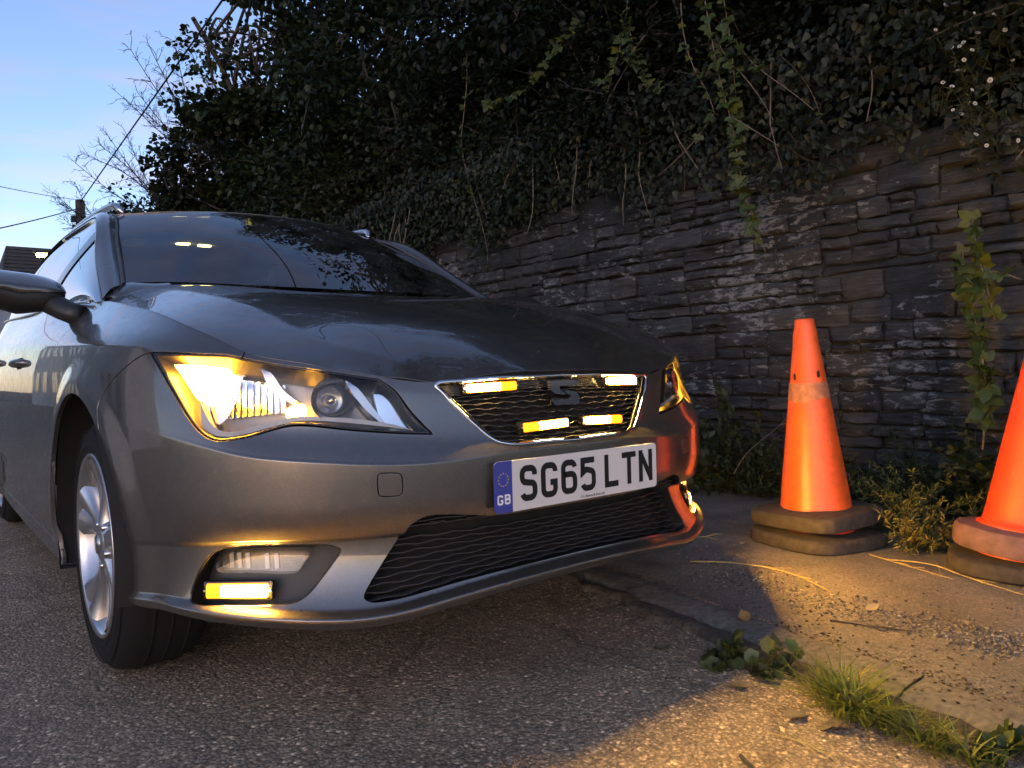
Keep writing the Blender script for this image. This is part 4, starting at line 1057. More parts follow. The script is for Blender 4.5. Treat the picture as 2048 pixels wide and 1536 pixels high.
# ---- headlights
def offs(P_uv, depth, s):
    P_uv = np.atleast_2d(P_uv); P = body(P_uv[:, 0], P_uv[:, 1]); n = body_n(P_uv[:, 0], P_uv[:, 1]); n *= np.sign((n*(P-[0, 2.2, .6])).sum(1))[:, None]
    return (P-n*depth)*[s, 1, 1]
def patch(name, poly, depth, mat, parent, s, thick=0., step=.012, depth_fn=None):
    """solid sheet following the body surface at a depth, cut to an outline in surface coordinates"""
    poly = np.asarray(poly); n = len(poly)
    mn, mx_ = poly.min(0), poly.max(0); g = np.array([(a, b) for a in np.arange(mn[0], mx_[0], step) for b in np.arange(mn[1], mx_[1], step)])
    if len(g): g = g[inside(g, poly)]
    if len(g): g = g[np.min(((g[:, None]-poly[None])**2).sum(-1), 1) > (step*.4)**2]
    v, e, f, *_ = delaunay_2d_cdt([Vector(p) for p in poly]+[Vector(p) for p in g], [(k, (k+1) % n) for k in range(n)], [], 1, 1e-7)
    C = np.array([tuple(q) for q in v]); dd = depth if depth_fn is None else depth_fn(C)[:, None]
    P = body(C[:, 0], C[:, 1]); N = body_n(C[:, 0], C[:, 1]); N *= np.sign((N*(P-[0, 2.2, .6])).sum(1))[:, None]
    A = (P-N*dd)*[s, 1, 1]; N = N*[s, 1, 1]; F = []
    for q in f:
        q = list(q); nn = np.cross(A[q[1]]-A[q[0]], A[q[2]]-A[q[0]]); F.append(tuple(q) if nn@N[q[0]] > 0 else tuple(q[::-1]))
    V = list(A)
    if thick:
        b = len(V); cnt = set()
        for q in F:
            for k in range(len(q)): cnt.add((q[k], q[(k+1) % len(q)]))
        for (i, j) in [e_ for e_ in cnt if (e_[1], e_[0]) not in cnt]:
            b = len(V); V += [A[i], A[j], A[j]-N[j]*thick, A[i]-N[i]*thick]; F.append((b, b+3, b+2, b+1))
    return mesh_obj(name, V, F, mat, parent, True)
def inset_poly(P, d): 
    a, b = offset_line(P, d, True), offset_line(P, -d, True)
    A = lambda p: abs(np.sum(p[:, 0]*np.roll(p[:, 1], -1)-p[:, 1]*np.roll(p[:, 0], -1)))
    return a if A(a) < A(b) else b
def P_(*pp): return np.array([uv(*p) for p in pp])
ind_poly = catmull(P_((330, 722), (372, 720), (447, 727), (432, 752), (402, 788), (388, 797), (374, 785)), .006, True, corners=(0, 2))
drl_poly = catmull(P_((397, 848), (418, 863), (445, 867), (490, 861), (540, 850), (585, 840), (620, 838), (700, 843), (800, 853), (830, 857), (790, 846), (700, 834), (640, 832), (600, 830), (560, 835), (500, 850), (455, 858), (430, 853), (412, 838), (392, 800)), .006, True, corners=(9, 19))
mask_poly = catmull(P_((612, 835), (640, 790), (560, 735), (540, 728), (575, 770), (600, 810)), .006, True, corners=(0, 2, 3))
lit_poly = catmull(P_((562, 818), (588, 806), (604, 806), (607, 825), (590, 832), (566, 830)), .005, True)
tip_poly = catmull(P_((752, 768), (806, 822), (846, 862), (800, 856), (772, 842), (757, 800)), .006, True, corners=(0, 2))
fin_poly = catmull(P_((690, 752), (712, 768), (738, 800), (772, 842), (762, 842), (728, 812), (700, 775)), .006, True, corners=(0, 3, 4))
fin2_poly = catmull(P_((516, 728), (530, 735), (560, 775), (590, 800), (582, 806), (545, 785), (525, 755)), .006, True, corners=(0, 3, 4))
def bowl(name, c_px, r_, depth, parent, s, mat, squash=1.0):
    """reflector bowl opening towards the nose, with a bulb"""
    q = uv(*c_px); C = offs(q, .012, s)[0]; n = (offs(q, 0, s)-offs(q, .02, s))[0]; n /= np.linalg.norm(n)
    ax = np.array([s*.12, -1, .0]); ax /= np.linalg.norm(ax); n = .45*n+.55*ax; n /= np.linalg.norm(n)
    u = np.cross(n, [0, 0, 1]); u /= np.linalg.norm(u); w = np.cross(u, n)
    V, F = [], []; nr, na = 10, 36
    for i in range(nr+1):
        q_ = i/nr; rr = r_*math.sqrt(q_)*(1 if i else 0)+.012*(1-q_)
        for k in range(na):
            a = 2*math.pi*k/na; V.append(C-n*(depth*(1-q_)+.004)+u*rr*math.cos(a)*squash+w*rr*math.sin(a))
    for i in range(nr):
        for k in range(na): F.append((i*na+k, i*na+(k+1) % na, (i+1)*na+(k+1) % na, (i+1)*na+k))
    b = mesh_obj(name, V, F, mat, parent)
    bb = MB(); pts_ = [C-n*depth, C-n*depth*.55, C-n*depth*.35, C-n*depth*.3]; bb.tube(pts_, [.011, .011, .008, .002], 12); bb.build('bulb', SATIN, parent, True)
    rg = MB() if r_ > .05 else None
    if rg: rg.add(*tube([C+u*r_*math.cos(a)*squash+w*r_*math.sin(a) for a in np.linspace(0, 2*math.pi, 37)], .0022, 6)).build('bezel_ring', CHROME, parent, True)
    return b
for s in (-1, 1):
    h = empty('headlight', (0, 0, 0)); h.parent = car
    skin('lens', CF[regions['headlight']], LENS, h, s, flange=0)
    patch('bucket', inset_poly(HL, .004), .075, HOUSING, h, s)
    # bucket walls
    I0 = inset_poly(HL, .003); A0, A1 = offs(I0, .004, s), offs(I0, .078, s); G = np.stack([np.vstack([A0, A0[:1]]), np.vstack([A1, A1[:1]])]); grid_obj('bucket_wall', G, HOUSING, h)
    sl = np.vstack([offs(inset_poly(HL, .0035), .006, s)]); sl = np.vstack([sl, sl[:1]]); rg = MB(); rg.tube(sl, .0028, 6); rg.build('seal', GLOSSBLACK, h, True)
    patch('indicator', ind_poly, .026, AMBER, h, s, .03)
    patch('indicator_reflector', inset_poly(ind_poly, -.02) if False else catmull(P_((322, 715), (480, 722), (452, 800), (420, 836), (398, 818)), .008, True, corners=(0, 1)), .055, REFL, h, s, .02)
    patch('light_strip', drl_poly, .018, plain('pale light guide', (.55, .55, .55), .25) if 'pale light guide' not in bpy.data.materials else bpy.data.materials['pale light guide'], h, s, .03)
    patch('indicator_bulb', lit_poly, .03, AMBER2, h, s, .01)
    patch('divider', fin_poly, .016, SATIN, h, s, .045)
    patch('divider', fin2_poly, .016, SATIN, h, s, .045)
    patch('inner_reflector', tip_poly, .045, REFL, h, s, .02)
    bowl('high_beam_reflector', (668, 798), .046, .06, h, s, REFL, 1.0)
    # fluted reflector facets between the lamps
    for k, px_ in enumerate(np.linspace(425, 545, 10)):
        pl = catmull(P_((px_, 742+k*2), (px_+11, 744+k*2), (px_+13, 826-k), (px_+2, 828-k)), .01, True, corners=(0, 1, 2, 3))
        patch('reflector_facet', pl, .06, REFL, h, s, .01, depth_fn=(lambda C, u0=pl[:, 0].mean(): .062-.8*np.abs(C[:, 0]-u0)))
# ---- radiator grille, lower grille
def half_path(P):
    """part of a closed half-outline away from the centre line, bottom centre -> round -> top centre"""
    P = np.asarray(P); on = P[:, 0] < 1e-5
    k = [i for i in range(len(P)) if on[i] and not on[(i+1) % len(P)]][0]
    P = np.roll(P, -k, axis=0); on = P[:, 0] < 1e-5
    e = [i for i in range(1, len(P)) if on[i]][0]
    return P[:e+1]
def span_at(poly, v):
    us = []
    for i in range(len(poly)):
        a, b = poly[i], poly[(i+1) % len(poly)]
        if (a[1] > v) != (b[1] > v): us.append(a[0]+(b[0]-a[0])*(v-a[1])/(b[1]-a[1]))
    return (min(us), max(us)) if len(us) >= 2 else None
def slats(parent, poly, v0, v1, dv, depth, amp, wl_, h, mat):
    for q, v in enumerate(np.arange(v0, v1, dv)):
        sp = span_at(poly, v)
        if sp is None or sp[1] < .03: continue
        us = np.arange(-sp[1], sp[1]+1e-6, wl_/8); vv = v+amp*np.sin((us/wl_+.5*(q % 2))*2*math.pi)
        P = offs(np.c_[np.abs(us), vv], depth, 1)*np.c_[np.where(us < 0, -1, 1), np.ones(len(us)), np.ones(len(us))]
        n = np.array([0, -1, .1]); V = []
        for p in P: V += [p+[0, 0, h], p+[0, 0, -h], p+[0, .016, -h], p+[0, .016, h]]
        F = []
        for i in range(len(P)-1):
            for k in range(4): F.append((4*i+k, 4*i+(k+1) % 4, 4*i+4+(k+1) % 4, 4*i+4+k))
        mesh_obj('slat', V, F, mat, parent, False)
def mirrored_patch(name, poly, depth, mat, parent):
    m = MB()
    for s in (-1, 1):
        o = patch('tmp', poly, depth, mat, None, s); me = o.data
        m.add([v.co[:] for v in me.vertices], [tuple(p.vertices) for p in me.polygons]); bpy.data.objects.remove(o); bpy.data.meshes.remove(me)
    return m.build(name, mat, parent, True)
def ring(name, half, depth, rad, mat, parent, lift=0.):
    A = offs(half, depth, -1); B = offs(half[::-1], depth, 1); L = np.vstack([A, B[1:]]); L = np.vstack([L[:-1], L[:1]]) if np.linalg.norm(L[0]-L[-1]) < 1e-4 else L
    V, F = tube(np.vstack([L, L[1:2]]), rad, 8, False); return mesh_obj(name, V, F, mat, parent)
gr = empty('radiator_grille'); gr.parent = car
mirrored_patch('grille_backing', GR, .055, ARCHLINER, gr)
gh = half_path(GR)
ring('chrome_frame', inset_poly(GR, .0045)[[0]] if False else half_path(np.where(GR < 1e-5, 0, GR)), .003, .0048, CHROME, gr)
GRI = inset_poly(GR, .010); GRI[:, 0] = np.where(GR[:, 0] < 1e-5, 0, np.maximum(GRI[:, 0], 0))
ring('inner_frame', half_path(GRI), .010, .0032, GLOSSBLACK, gr)
G0, G1 = offs(gh, .004, -1), offs(gh, .058, -1)
for s in (-1, 1): grid_obj('grille_wall', np.stack([offs(gh, .004, s), offs(gh, .058, s)]), GLOSSBLACK, gr)
slats(gr, GR, GR[:, 1].min()+.008, GR[:, 1].max()-.005, .0095, .026, .0013, .052, .0010, plain('grille bars', (.04, .04, .042), .3))
lg = empty('lower_grille'); lg.parent = car
mirrored_patch('grille_backing', LG, .07, ARCHLINER, lg)
lh = half_path(LG)
for s in (-1, 1): grid_obj('grille_wall', np.stack([offs(lh, .004, s), offs(lh, .075, s)]), BLACK, lg)
slats(lg, LG, LG[:, 1].min()+.010, LG[:, 1].max()-.012, .0125, .020, .0018, .085, .0010, bpy.data.materials['grille bars'])
# ---- fog-lamp recesses
for s in (-1, 1):
    f = empty('fog_lamp'); f.parent = car
    patch('recess_back', FG, .05, BLACK, f, s); F0 = np.vstack([FG, FG[:1]])
    grid_obj('recess_wall', np.stack([offs(F0, .002, s), offs(F0, .055, s)]), BLACK, f)
    v, fc = tube(offs(F0, .003, s), .0022, 6, False); mesh_obj('recess_rim', v, fc, GLOSSBLACK, f)
    fl = catmull(P_((424, 1132), (445, 1112), (480, 1101), (560, 1096), (632, 1096), (608, 1126), (590, 1146), (500, 1146), (430, 1146)), .006, True, corners=(4,))
    patch('fog_lens', fl, .016, LENS, f, s, .03)
    patch('fog_reflector', inset_poly(fl, .004), .040, GLOSSBLACK, f, s)
    for k, px_ in enumerate((445, 462, 480, 520, 540)):
        pl = catmull(P_((px_, 1112), (px_+9, 1110), (px_+11, 1138), (px_+2, 1140)), .01, True, corners=(0, 1, 2, 3)); patch('reflector_facet', pl, .036, HOUSING, f, s, .006)

# ---- amber warning lights
LED_HOT = emis('warning led', (1, .60, .14), 650); LED_FOG = emis('bumper warning led', (1, .48, .065), 1700); LED_DIM = emis('warning led amber end', (1, .25, .003), 2.4)
def lens_mat():
    m, n, l, b = new_mat('amber warning lens')
    b.inputs['Base Color'].default_value = (.8, .3, .02, 1); b.inputs['Emission Color'].default_value = (1, .22, .004, 1); b.inputs['Emission Strength'].default_value = 1.5; b.inputs['Roughness'].default_value = .2
    return m
AMBLENS = lens_mat()
def warning_light(A, B, h, dim_first, parent, n=6, hotm=None):
    """strip light from A to B (3-D), height h; dim_first = which end shows deep amber"""
    A, B = np.array(A), np.array(B); L = np.linalg.norm(B-A); ux = (B-A)/L; nrm = np.array([0, -1., .06]); nrm = nrm-ux*(nrm@ux); nrm /= np.linalg.norm(nrm); uz = np.cross(ux, -nrm) if np.cross(ux, -nrm)[2] > 0 else -np.cross(ux, -nrm)
    C = (A+B)/2; R = Matrix(np.stack([ux, -nrm, uz], -1).tolist())
    bm = bmesh.new(); add_box(bm, C-nrm*.008, (L+.016, .018, h+.008), R, .004); o = bm_obj('warning_light', bm, GLOSSBLACK, parent, True, 40)
    bm = bmesh.new(); add_box(bm, C+nrm*.002, (L, .008, h), R, .003); bm_obj('lens', bm, AMBLENS, o, True, 40)
    for k in range(n):
        t = (k+.5)/n; hot = (t > .30 if dim_first else t < .70) if dim_first is not None else True
        bm = bmesh.new(); add_box(bm, A+(B-A)*t+nrm*.0062, (L/n*.92, .003, h*.74), R, .001); bm_obj('led', bm, (hotm or LED_HOT) if hot else LED_DIM, o)
    for e, sg in ((A, -1), (B, 1)):
        bm = bmesh.new(); add_box(bm, e+ux*sg*.0045+nrm*.001, (.004, .006, .004), R, .001); bm_obj('screw', bm, SATIN, o)
def S2(px, py, depth=.0, mir=False): 
    p = offs(uv(px, py), depth, -1)[0]; return p*[-1, 1, 1] if mir else p
warning_light(S2(935, 774, .012), S2(1036, 767, .012), .0205, False, car)
warning_light(S2(1051, 854, .010), S2(1138, 843, .010), .021, True, car)
warning_light(S2(1138, 843, .010, True)+[.045, .004, 0], S2(1051, 854, .010, True)+[.045, .006, 0], .021, False, car)
warning_light(S2(1036, 767, .012, True)+[.022, .004, 0], S2(935, 774, .012, True)+[.018, .006, 0], .0205, None, car)
fa, fb = S2(411, 1182, .006), S2(536, 1180, .006)
warning_light(fa, fb, .030, True, car, 8, LED_FOG); fa2, fb2 = S2(388, 1184, .006), S2(490, 1182, .012); warning_light(fb2*[-1, 1, 1], fa2*[-1, 1, 1], .030, False, car, 8, LED_FOG)

# ---- number plate
PL_Y, PL_Z = -.0065, .475
WHITEPL = plain('white reflective plate', (.62, .62, .60), .35, vary=.04, scale=300)
BLUEPL = plain('blue plate band', (.045, .06, .30), .4, vary=.05)
INK = plain('black plate character', (.008, .008, .008), .35)
GOLD = plain('gold star', (.55, .45, .08), .5); WHITE = plain('white print', (.8, .8, .8), .5)
plate = empty('number_plate'); plate.parent = car
def rounded(x0, z0, x1, z1, r, sides='lr', n=6):
    o = []
    for cx_, cz_, a0, sd_ in ((x1-r, z0+r, -90, 'r'), (x1-r, z1-r, 0, 'r'), (x0+r, z1-r, 90, 'l'), (x0+r, z0+r, 180, 'l')):
        if sd_ in sides: o += [(cx_+r*math.cos(math.radians(a0+90*k/n)), cz_+r*math.sin(math.radians(a0+90*k/n))) for k in range(n+1)]
        else: o.append({(-90): (x1, z0), 0: (x1, z1), 90: (x0, z1), 180: (x0, z0)}[a0])
    return o
def flat(name, poly, y, mat, parent, thick=.001, z_off=PL_Z):
    n = len(poly); V = [(x, y, z+z_off) for x, z in poly]+[(x, y+thick, z+z_off) for x, z in poly]
    F = [tuple(range(n))]+[(k, k+n, (k+1) % n+n, (k+1) % n) for k in range(n)]
    return mesh_obj(name, V, F, mat, parent, False)
flat('plate_panel', rounded(-.212, -.0555, .26, .0555, .010, 'r'), PL_Y, WHITEPL, plate, .004)
flat('country_band', rounded(-.26, -.0555, -.212, .0555, .010, 'l'), PL_Y, BLUEPL, plate, .004)
def arc(cx_, cz_, r, a0, a1, n=8): return [(cx_+r*math.cos(math.radians(a)), cz_+r*math.sin(math.radians(a))) for a in np.linspace(a0, a1, n)]
w_, h_, t_ = .050, .079, .014; hw, hh, ht, rc = w_/2-t_/2, h_/2-t_/2, t_/2, .0125
glyph = {   # centre-line strokes, origin at the character centre
 'S': [[(hw-.001, hh-.016)]+arc(hw-rc, hh-rc, rc, 15, 90)+arc(-hw+rc, hh-rc, rc, 90, 180)+arc(-hw+rc, .014, rc, 180, 245)+arc(hw-rc, -.012, rc, 62, 0)+arc(hw-rc, -hh+rc, rc, 0, -90)+arc(-hw+rc, -hh+rc, rc, -90, -165)],
 'G': [arc(hw-rc, hh-rc, rc, -10, 90)+arc(-hw+rc, hh-rc, rc, 90, 180)+arc(-hw+rc, -hh+rc, rc, 180, 270)+arc(hw-rc, -hh+rc, rc, 270, 360)+[(hw, -.006), (.003, -.006)]],
 '6': [arc(hw-rc, hh-rc, rc, 5, 90)+arc(-hw+rc, hh-rc, rc, 90, 180)+arc(-hw+rc, -hh+rc, rc, 180, 270)+arc(hw-rc, -hh+rc, rc, 270, 360)+arc(hw-rc, .006-rc, rc, 0, 90)+[(-hw+.002, .006)]],
 '5': [[(hw+.003, hh), (-hw+.001, hh), (-hw+.0, .004)]+arc(-hw+rc, .008-rc*.35, rc*.6, 150, 70, 4)+arc(hw-rc, .008-rc, rc, 80, 0)+arc(hw-rc, -hh+rc, rc, 0, -90)+arc(-hw+rc, -hh+rc, rc, -90, -165)],
 'L': [[(-hw, hh+ht), (-hw, -hh), (hw+ht*.6, -hh)]],
 'T': [[(-hw-ht, hh), (hw+ht, hh)], [(0, hh), (0, -hh-ht)]],
 'N': [[(-hw, -hh-ht), (-hw, hh+ht)], [(-hw, hh), (hw, -hh)], [(hw, -hh-ht), (hw, hh+ht)]]}
def ribbon(path, w):
    P = np.array(path, float); k_ = [0]
    for i in range(1, len(P)):
        if np.linalg.norm(P[i]-P[k_[-1]]) > 1e-4: k_.append(i)
    P = P[k_]; n = len(P); L, R_ = [], []
    for i in range(n):
        a = P[i]-P[i-1] if i else P[1]-P[0]; b = P[i+1]-P[i] if i < n-1 else P[i]-P[i-1]
        a = a/np.linalg.norm(a); b = b/np.linalg.norm(b); na = np.array([-a[1], a[0]]); nb = np.array([-b[1], b[0]]); m = na+nb; m /= np.linalg.norm(m); c = max(.35, m@na)
        L.append(P[i]+m*w/2/c); R_.append(P[i]-m*w/2/c)
    return L, R_
def char(name, paths, cx_, cz_, w, y, mat, parent, sx=1., sz=1.):
    m = MB()
    for q, pth in enumerate(paths):
        L, R_ = ribbon([(x*sx, z*sz) for x, z in pth], w); n = len(L); yy = y-q*.00015
        V = [(cx_+p[0], yy, PL_Z+cz_+p[1]) for p in L]+[(cx_+p[0], yy, PL_Z+cz_+p[1]) for p in R_]
        m.add(V, [(i, i+n, i+n+1, i+1) for i in range(n-1)])
    return m.build(name, mat, parent)
gap = .061; x = -.1665
for c in 'SG65':
    char('plate_character', glyph[c], x, .002, t_, PL_Y-.0008, INK, plate); x += gap
x += .022-.003
for c in 'LTN':
    char('plate_character', glyph[c], x, .002, t_, PL_Y-.0008, INK, plate); x += gap
sc = .017/.05
for c, xx in (('G', -.2465), ('B', -.2265)):
    g = glyph['G'] if c == 'G' else [[(-hw, -hh), (-hw, hh)]+arc(hw-rc, hh-rc, rc, 90, 0)+arc(hw-rc, .004+rc*.6, rc*.9, 0, -90)+[(-hw, .0)], [(-hw, .0)]+arc(hw-rc, -.002-rc*.5, rc, 90, 0)+arc(hw-rc, -hh+rc, rc, 0, -90)+[(-hw, -hh)]]
    char('country_letter', g, xx, -.0265, .0042, PL_Y-.0008, WHITE, plate, .32, .27)
for k in range(12):
    a = 2*math.pi*k/12; cx_, cz_ = -.2365+.0135*math.cos(a), .016+.0135*math.sin(a)
    st = [(cx_+(.0022 if q % 2 == 0 else .0009)*math.sin(q*math.pi/5), cz_+(.0022 if q % 2 == 0 else .0009)*math.cos(q*math.pi/5)) for q in range(10)][::-1]
    flat('star', st, PL_Y-.0006, GOLD, plate, .0006)
def text_mesh(name, txt, size, loc, mat, parent, rot=(math.pi/2, 0, 0)):
    cu = bpy.data.curves.new(name, 'FONT'); cu.body = txt; cu.size = size; cu.align_x = 'CENTER'; cu.resolution_u = 2; cu.extrude = .0002
    o = bpy.data.objects.new(name, cu); COL.objects.link(o); bpy.context.view_layer.update()
    me = bpy.data.meshes.new_from_object(o.evaluated_get(bpy.context.evaluated_depsgraph_get())); bpy.data.objects.remove(o)
    me.materials.clear(); me.materials.append(mat); r = link(bpy.data.objects.new(name, me), parent); r.location = loc; r.rotation_euler = rot; return r
text_mesh('dealer_print', 'F.G. Barnes & Sons Ltd', .0085, (.03, PL_Y-.0007, PL_Z-.0515), INK, plate)
# ---- emblem on the grille: an angular chrome S
emb = empty('emblem'); emb.parent = gr
by, bz = offs(np.array([0., (GR[:, 1].min()+GR[:, 1].max())/2]), .012, 1)[0][1:]
up_ = [(-.052, .006), (-.046, .036), (.040, .036), (.052, .020), (-.016, .020), (-.018, .010), (.046, -.010), (.052, -.002), (.052, -.006), (.046, -.016), (-.020, .002)]
blade1 = [(-.053, .034), (.038, .034), (.053, .019), (-.020, .019), (-.020, .008), (.012, -.003), (-.008, -.006), (-.040, -.001), (-.053, .010)]
blade2 = [(-x, -z) for x, z in blade1]
for bl in (blade1, blade2): flat('emblem_blade', [(x*.86, z*.86) for x, z in bl[::-1]], by-.006, CHROME, emb, .012, bz)

# ---- door mirrors, handles
for s in (-1, 1):
    mr = empty('door_mirror'); mr.parent = car
    def blob(zlo, zhi, k=1.0, n=28, m=14):
        V, F = [], []
        for i in range(m+1):
            zz = zlo+(zhi-zlo)*i/m
            for j in range(n):
                a = 2*math.pi*j/n; c_, s_ = math.cos(a), math.sin(a); q = max(0., 1-abs(zz)**2.6)**(1/2.6)
                ex_ = .128*np.sign(c_)*abs(c_)**.75*q*k; ey_ = .07*np.sign(s_)*abs(s_)**.8*q*k
                taper = 1-.22*(-ex_*1.0/.128 if s > 0 else ex_/.128)*0
                V.append((s*(.962)+ex_, 1.39+ey_+.085*max(0, zz)-.12*abs(ex_), 1.012+zz*.058*k-(.02*(1-abs(ex_)/.128) if zz < 0 else 0)+.012*(ex_*s/.128)))
        for i in range(m):
            for j in range(n): F.append((i*n+j, i*n+(j+1) % n, (i+1)*n+(j+1) % n, (i+1)*n+j))
        F.append(tuple(range(n))[::-1]); F.append(tuple(m*n+j for j in range(n)))
        return V, F
    mesh_obj('mirror_cap', *blob(-.02, .995), PAINT, mr); mesh_obj('mirror_housing', *blob(-.995, -.04, .985), BLACK, mr)
    ft = MB(); ft.tube(np.array([(.90, 1.395, .985), (.875, 1.36, .965), (.85, 1.32, .945), (.83, 1.29, .93), (.81, 1.27, .925)])*[s, 1, 1], [.03, .034, .034, .032, .03], 12); ft.build('mirror_foot', BLACK, mr, True)
    V, F = [], []
    for y_ in (2.0, 2.95):
        hd = empty('door_handle'); hd.parent = car; zz = .80 if y_ < 2.5 else .825; q_ = flank_uv(y_, zz); sx_ = body([q_[0]], [q_[1]])[0][0]
        pt = curve3([(sx_-.012, y_-.11, zz), (sx_+.012, y_-.085, zz+.002), (sx_+.02, y_, zz+.004), (sx_+.012, y_+.085, zz+.002), (sx_-.012, y_+.11, zz)], 14)*[s, 1, 1]
        v, f = tube(pt, .014, 10); mesh_obj('grip', v, f, PAINT, hd)
        b = MB(); b.box((s*(sx_-.001), y_, zz), (.006, .13, .04)); b.build('handle_cup', DARKIN, hd)
# ---- ivy hanging over the wall top, further along
def ivy(name, y0, y1, zlo_fn, n, label, seed, size=.045, xf=2.44):
    rg = np.random.default_rng(seed); root = empty(name, (WX, (y0+y1)/2, 2.0), label, 'ivy'); b = np.array([WX, (y0+y1)/2, 2.0])
    y = rg.uniform(y0, y1, n); zl = zlo_fn(y); z = zl+(2.35-zl)*rg.random(n)**.75+rg.normal(0, .06, n); x = xf-.05*rg.random(n)-.16*np.clip((z-1.9)/.4, 0, 1)*rg.random(n)
    C = np.c_[x, y, z]; D = np.c_[rg.normal(-.25, .35, n), rg.normal(0, .6, n), rg.normal(-.8, .4, n)]; N = np.c_[-np.ones(n), rg.normal(0, .45, n), rg.normal(.35, .4, n)]
    leaf_obj('leaves', C-b, D, N, size*rg.uniform(.55, 1.3, n), 'ivy', (.026, .033, .018), root, var=.45, yellow=.05, rg=rg)['kind'] = 'stuff'
    m = MB()
    for k in range(int((y1-y0)*3)):
        yy = rg.uniform(y0, y1); zz = float(zlo_fn(np.array([yy]))[0])-rg.uniform(-.1, .25); P = branch_path((xf-.02-.1*rg.random(), yy, 2.3), (rg.normal(-.1, .1), rg.normal(0, .2), -1), 2.3-zz, 9, .10, -.02, rg); P[:, 0] = np.minimum(P[:, 0], 2.455); m.tube(P-b, np.linspace(.006, .002, 10), 5)
    m.build('stems', TWIG, root)['kind'] = 'stuff'
    return root
ivy('ivy', 3.0, 4.7, lambda y: 1.92-.12*np.clip((y-2.9)/1.0, 0, 1)+.10*np.sin(y*5), 3400, 'grey-green ivy fringe hanging down over the wall in the centre', 41)
ivy('ivy', 4.6, 7.4, lambda y: 1.55-.14*np.clip(y-4.8, 0, 3)+.10*np.sin(y*4), 6500, 'ivy curtain on the wall just above the far roof rail', 42)
ivy('ivy', 7.3, 12, lambda y: .9+.2*np.sin(y*3), 6500, 'ivy covering the wall behind the car roof', 43, .06)

ivy('ivy', -1.2, 3.1, lambda y: 1.60+.10*np.clip(y, 0, 3)+.09*np.sin(y*6)+.06*np.sin(y*17), 5200, 'dark ivy fringe along the wall top above the cones', 44, .042)

# ---- brambles: arching canes with leaflets in threes, every leaf its own piece
def leaflet_mesh(name, seed):
    rg = np.random.default_rng(seed); V, F, = [], []
    for ang, ln in ((0, 1.), (1.15, .8), (-1.15, .8)):
        n = 9; out = []
        for k in range(n):
            t = k/(n-1); w = .34*math.sin(math.pi*t**.8)*(1+.10*(k % 2)); out.append((t*ln, w*ln))
        b = len(V); R2 = np.array([[math.cos(ang), -math.sin(ang)], [math.sin(ang), math.cos(ang)]])
        for t, w in out:
            for s_ in (-1, 0, 1):
                p = R2@np.array([t+.12, w*s_]); V.append((p[0], p[1], -.10*t*t*ln+.16*abs(w*s_)+rg.normal(0, .008)))
        for k in range(n-1):
            a = b+3*k; F += [(a, a+1, a+4, a+3), (a+1, a+2, a+5, a+4)]
    V = np.array(V); col = tones(1, (.060, .085, .022), .3, rg, .12)[0]
    o = fast_mesh(name, V, np.array(F), LEAF, None, True, np.tile(col, (len(V), 1))); me = o.data; bpy.data.objects.remove(o); return me
LEAFLETS = [leaflet_mesh('bramble_leaf', 300+k) for k in range(8)]
def cane(root, b, P, r0, nleaf, rg, size=.06, leafy=(0, 1)):
    n = len(P); m = MB(); m.tube(P-b, np.linspace(r0, r0*.35, n), 6)
    for k in range(n*5):                                   # thorns
        t = rg.uniform(0, n-1.01); i = int(t); p = P[i]+(P[i+1]-P[i])*(t-i); d = rand_dir(1, rg)[0]; m.add([p-b+d*r0*.6+np.array([0, 0, .0015]), p-b+d*r0*.6-np.array([0, 0, .0015]), p-b+d*(r0+.0045)], [(0, 1, 2)])
    m.build('cane', TWIG, root, True)
    for k in range(nleaf):
        t = (leafy[0]+(leafy[1]-leafy[0])*(k+rg.uniform(0, .8))/nleaf)*(n-1.01); i = int(t); p = P[i]+(P[i+1]-P[i])*(t-i); tan = P[i+1]-P[i]; tan /= np.linalg.norm(tan)
        side = rand_dir(1, rg)[0]; side[0] = -abs(side[0])*.7; d = side+tan*.4+np.array([-.25, 0, -.15]); d /= np.linalg.norm(d); nn = np.array([-.75, -.35, .55])+rand_dir(1, rg)[0]*.45
        s_ = np.cross(nn, d); s_ /= np.linalg.norm(s_); nn = np.cross(d, s_); sz = size*rg.uniform(.6, 1.15)
        o = link(bpy.data.objects.new('bramble_leaf', LEAFLETS[rg.integers(8)]), root); M4 = Matrix.Identity(4)
        for a in range(3): M4[a][0], M4[a][1], M4[a][2], M4[a][3] = d[a]*sz, s_[a]*sz, nn[a]*sz, (p-b)[a]
        o.matrix_local = M4
def px_path(pts_, x0, x1, n=12):
    """cane through photo points, its distance from the wall plane changing from x0 to x1"""
    xs_ = np.linspace(x0, x1, len(pts_)); P = np.array([at(px_, py_, 'x', x_) for (px_, py_), x_ in zip(pts_, xs_)]); return nat_spline(np.arange(len(P)), P)(np.linspace(0, len(P)-1, n))
rgb = np.random.default_rng(77)
bg_ = 'brambles trailing over the wall'
br = empty('bramble', (2.4, 1.3, 2.0), 'leafy bramble trail dangling in front of the wall above the first cone', 'bramble', bg_); b = np.array([2.4, 1.3, 2.0])
cane(br, b, px_path([(1400, -60), (1420, 60), (1440, 160), (1462, 240), (1478, 330), (1490, 390), (1512, 450), (1533, 512)], 2.2, 2.32), .0042, 46, rgb, .062, (.0, .93))
cane(br, b, px_path([(1440, -40), (1462, 90), (1472, 200), (1478, 300), (1470, 380)], 2.22, 2.3), .003, 34, rgb, .06)
cane(br, b, px_path([(1362, 0), (1366, 60), (1385, 130), (1412, 180), (1430, 230)], 2.25, 2.2), .0045, 10, rgb, .05)
cane(br, b, px_path([(1465, 235), (1510, 262), (1558, 292)], 2.25, 2.2), .0042, 4, rgb, .05, (0, .4))
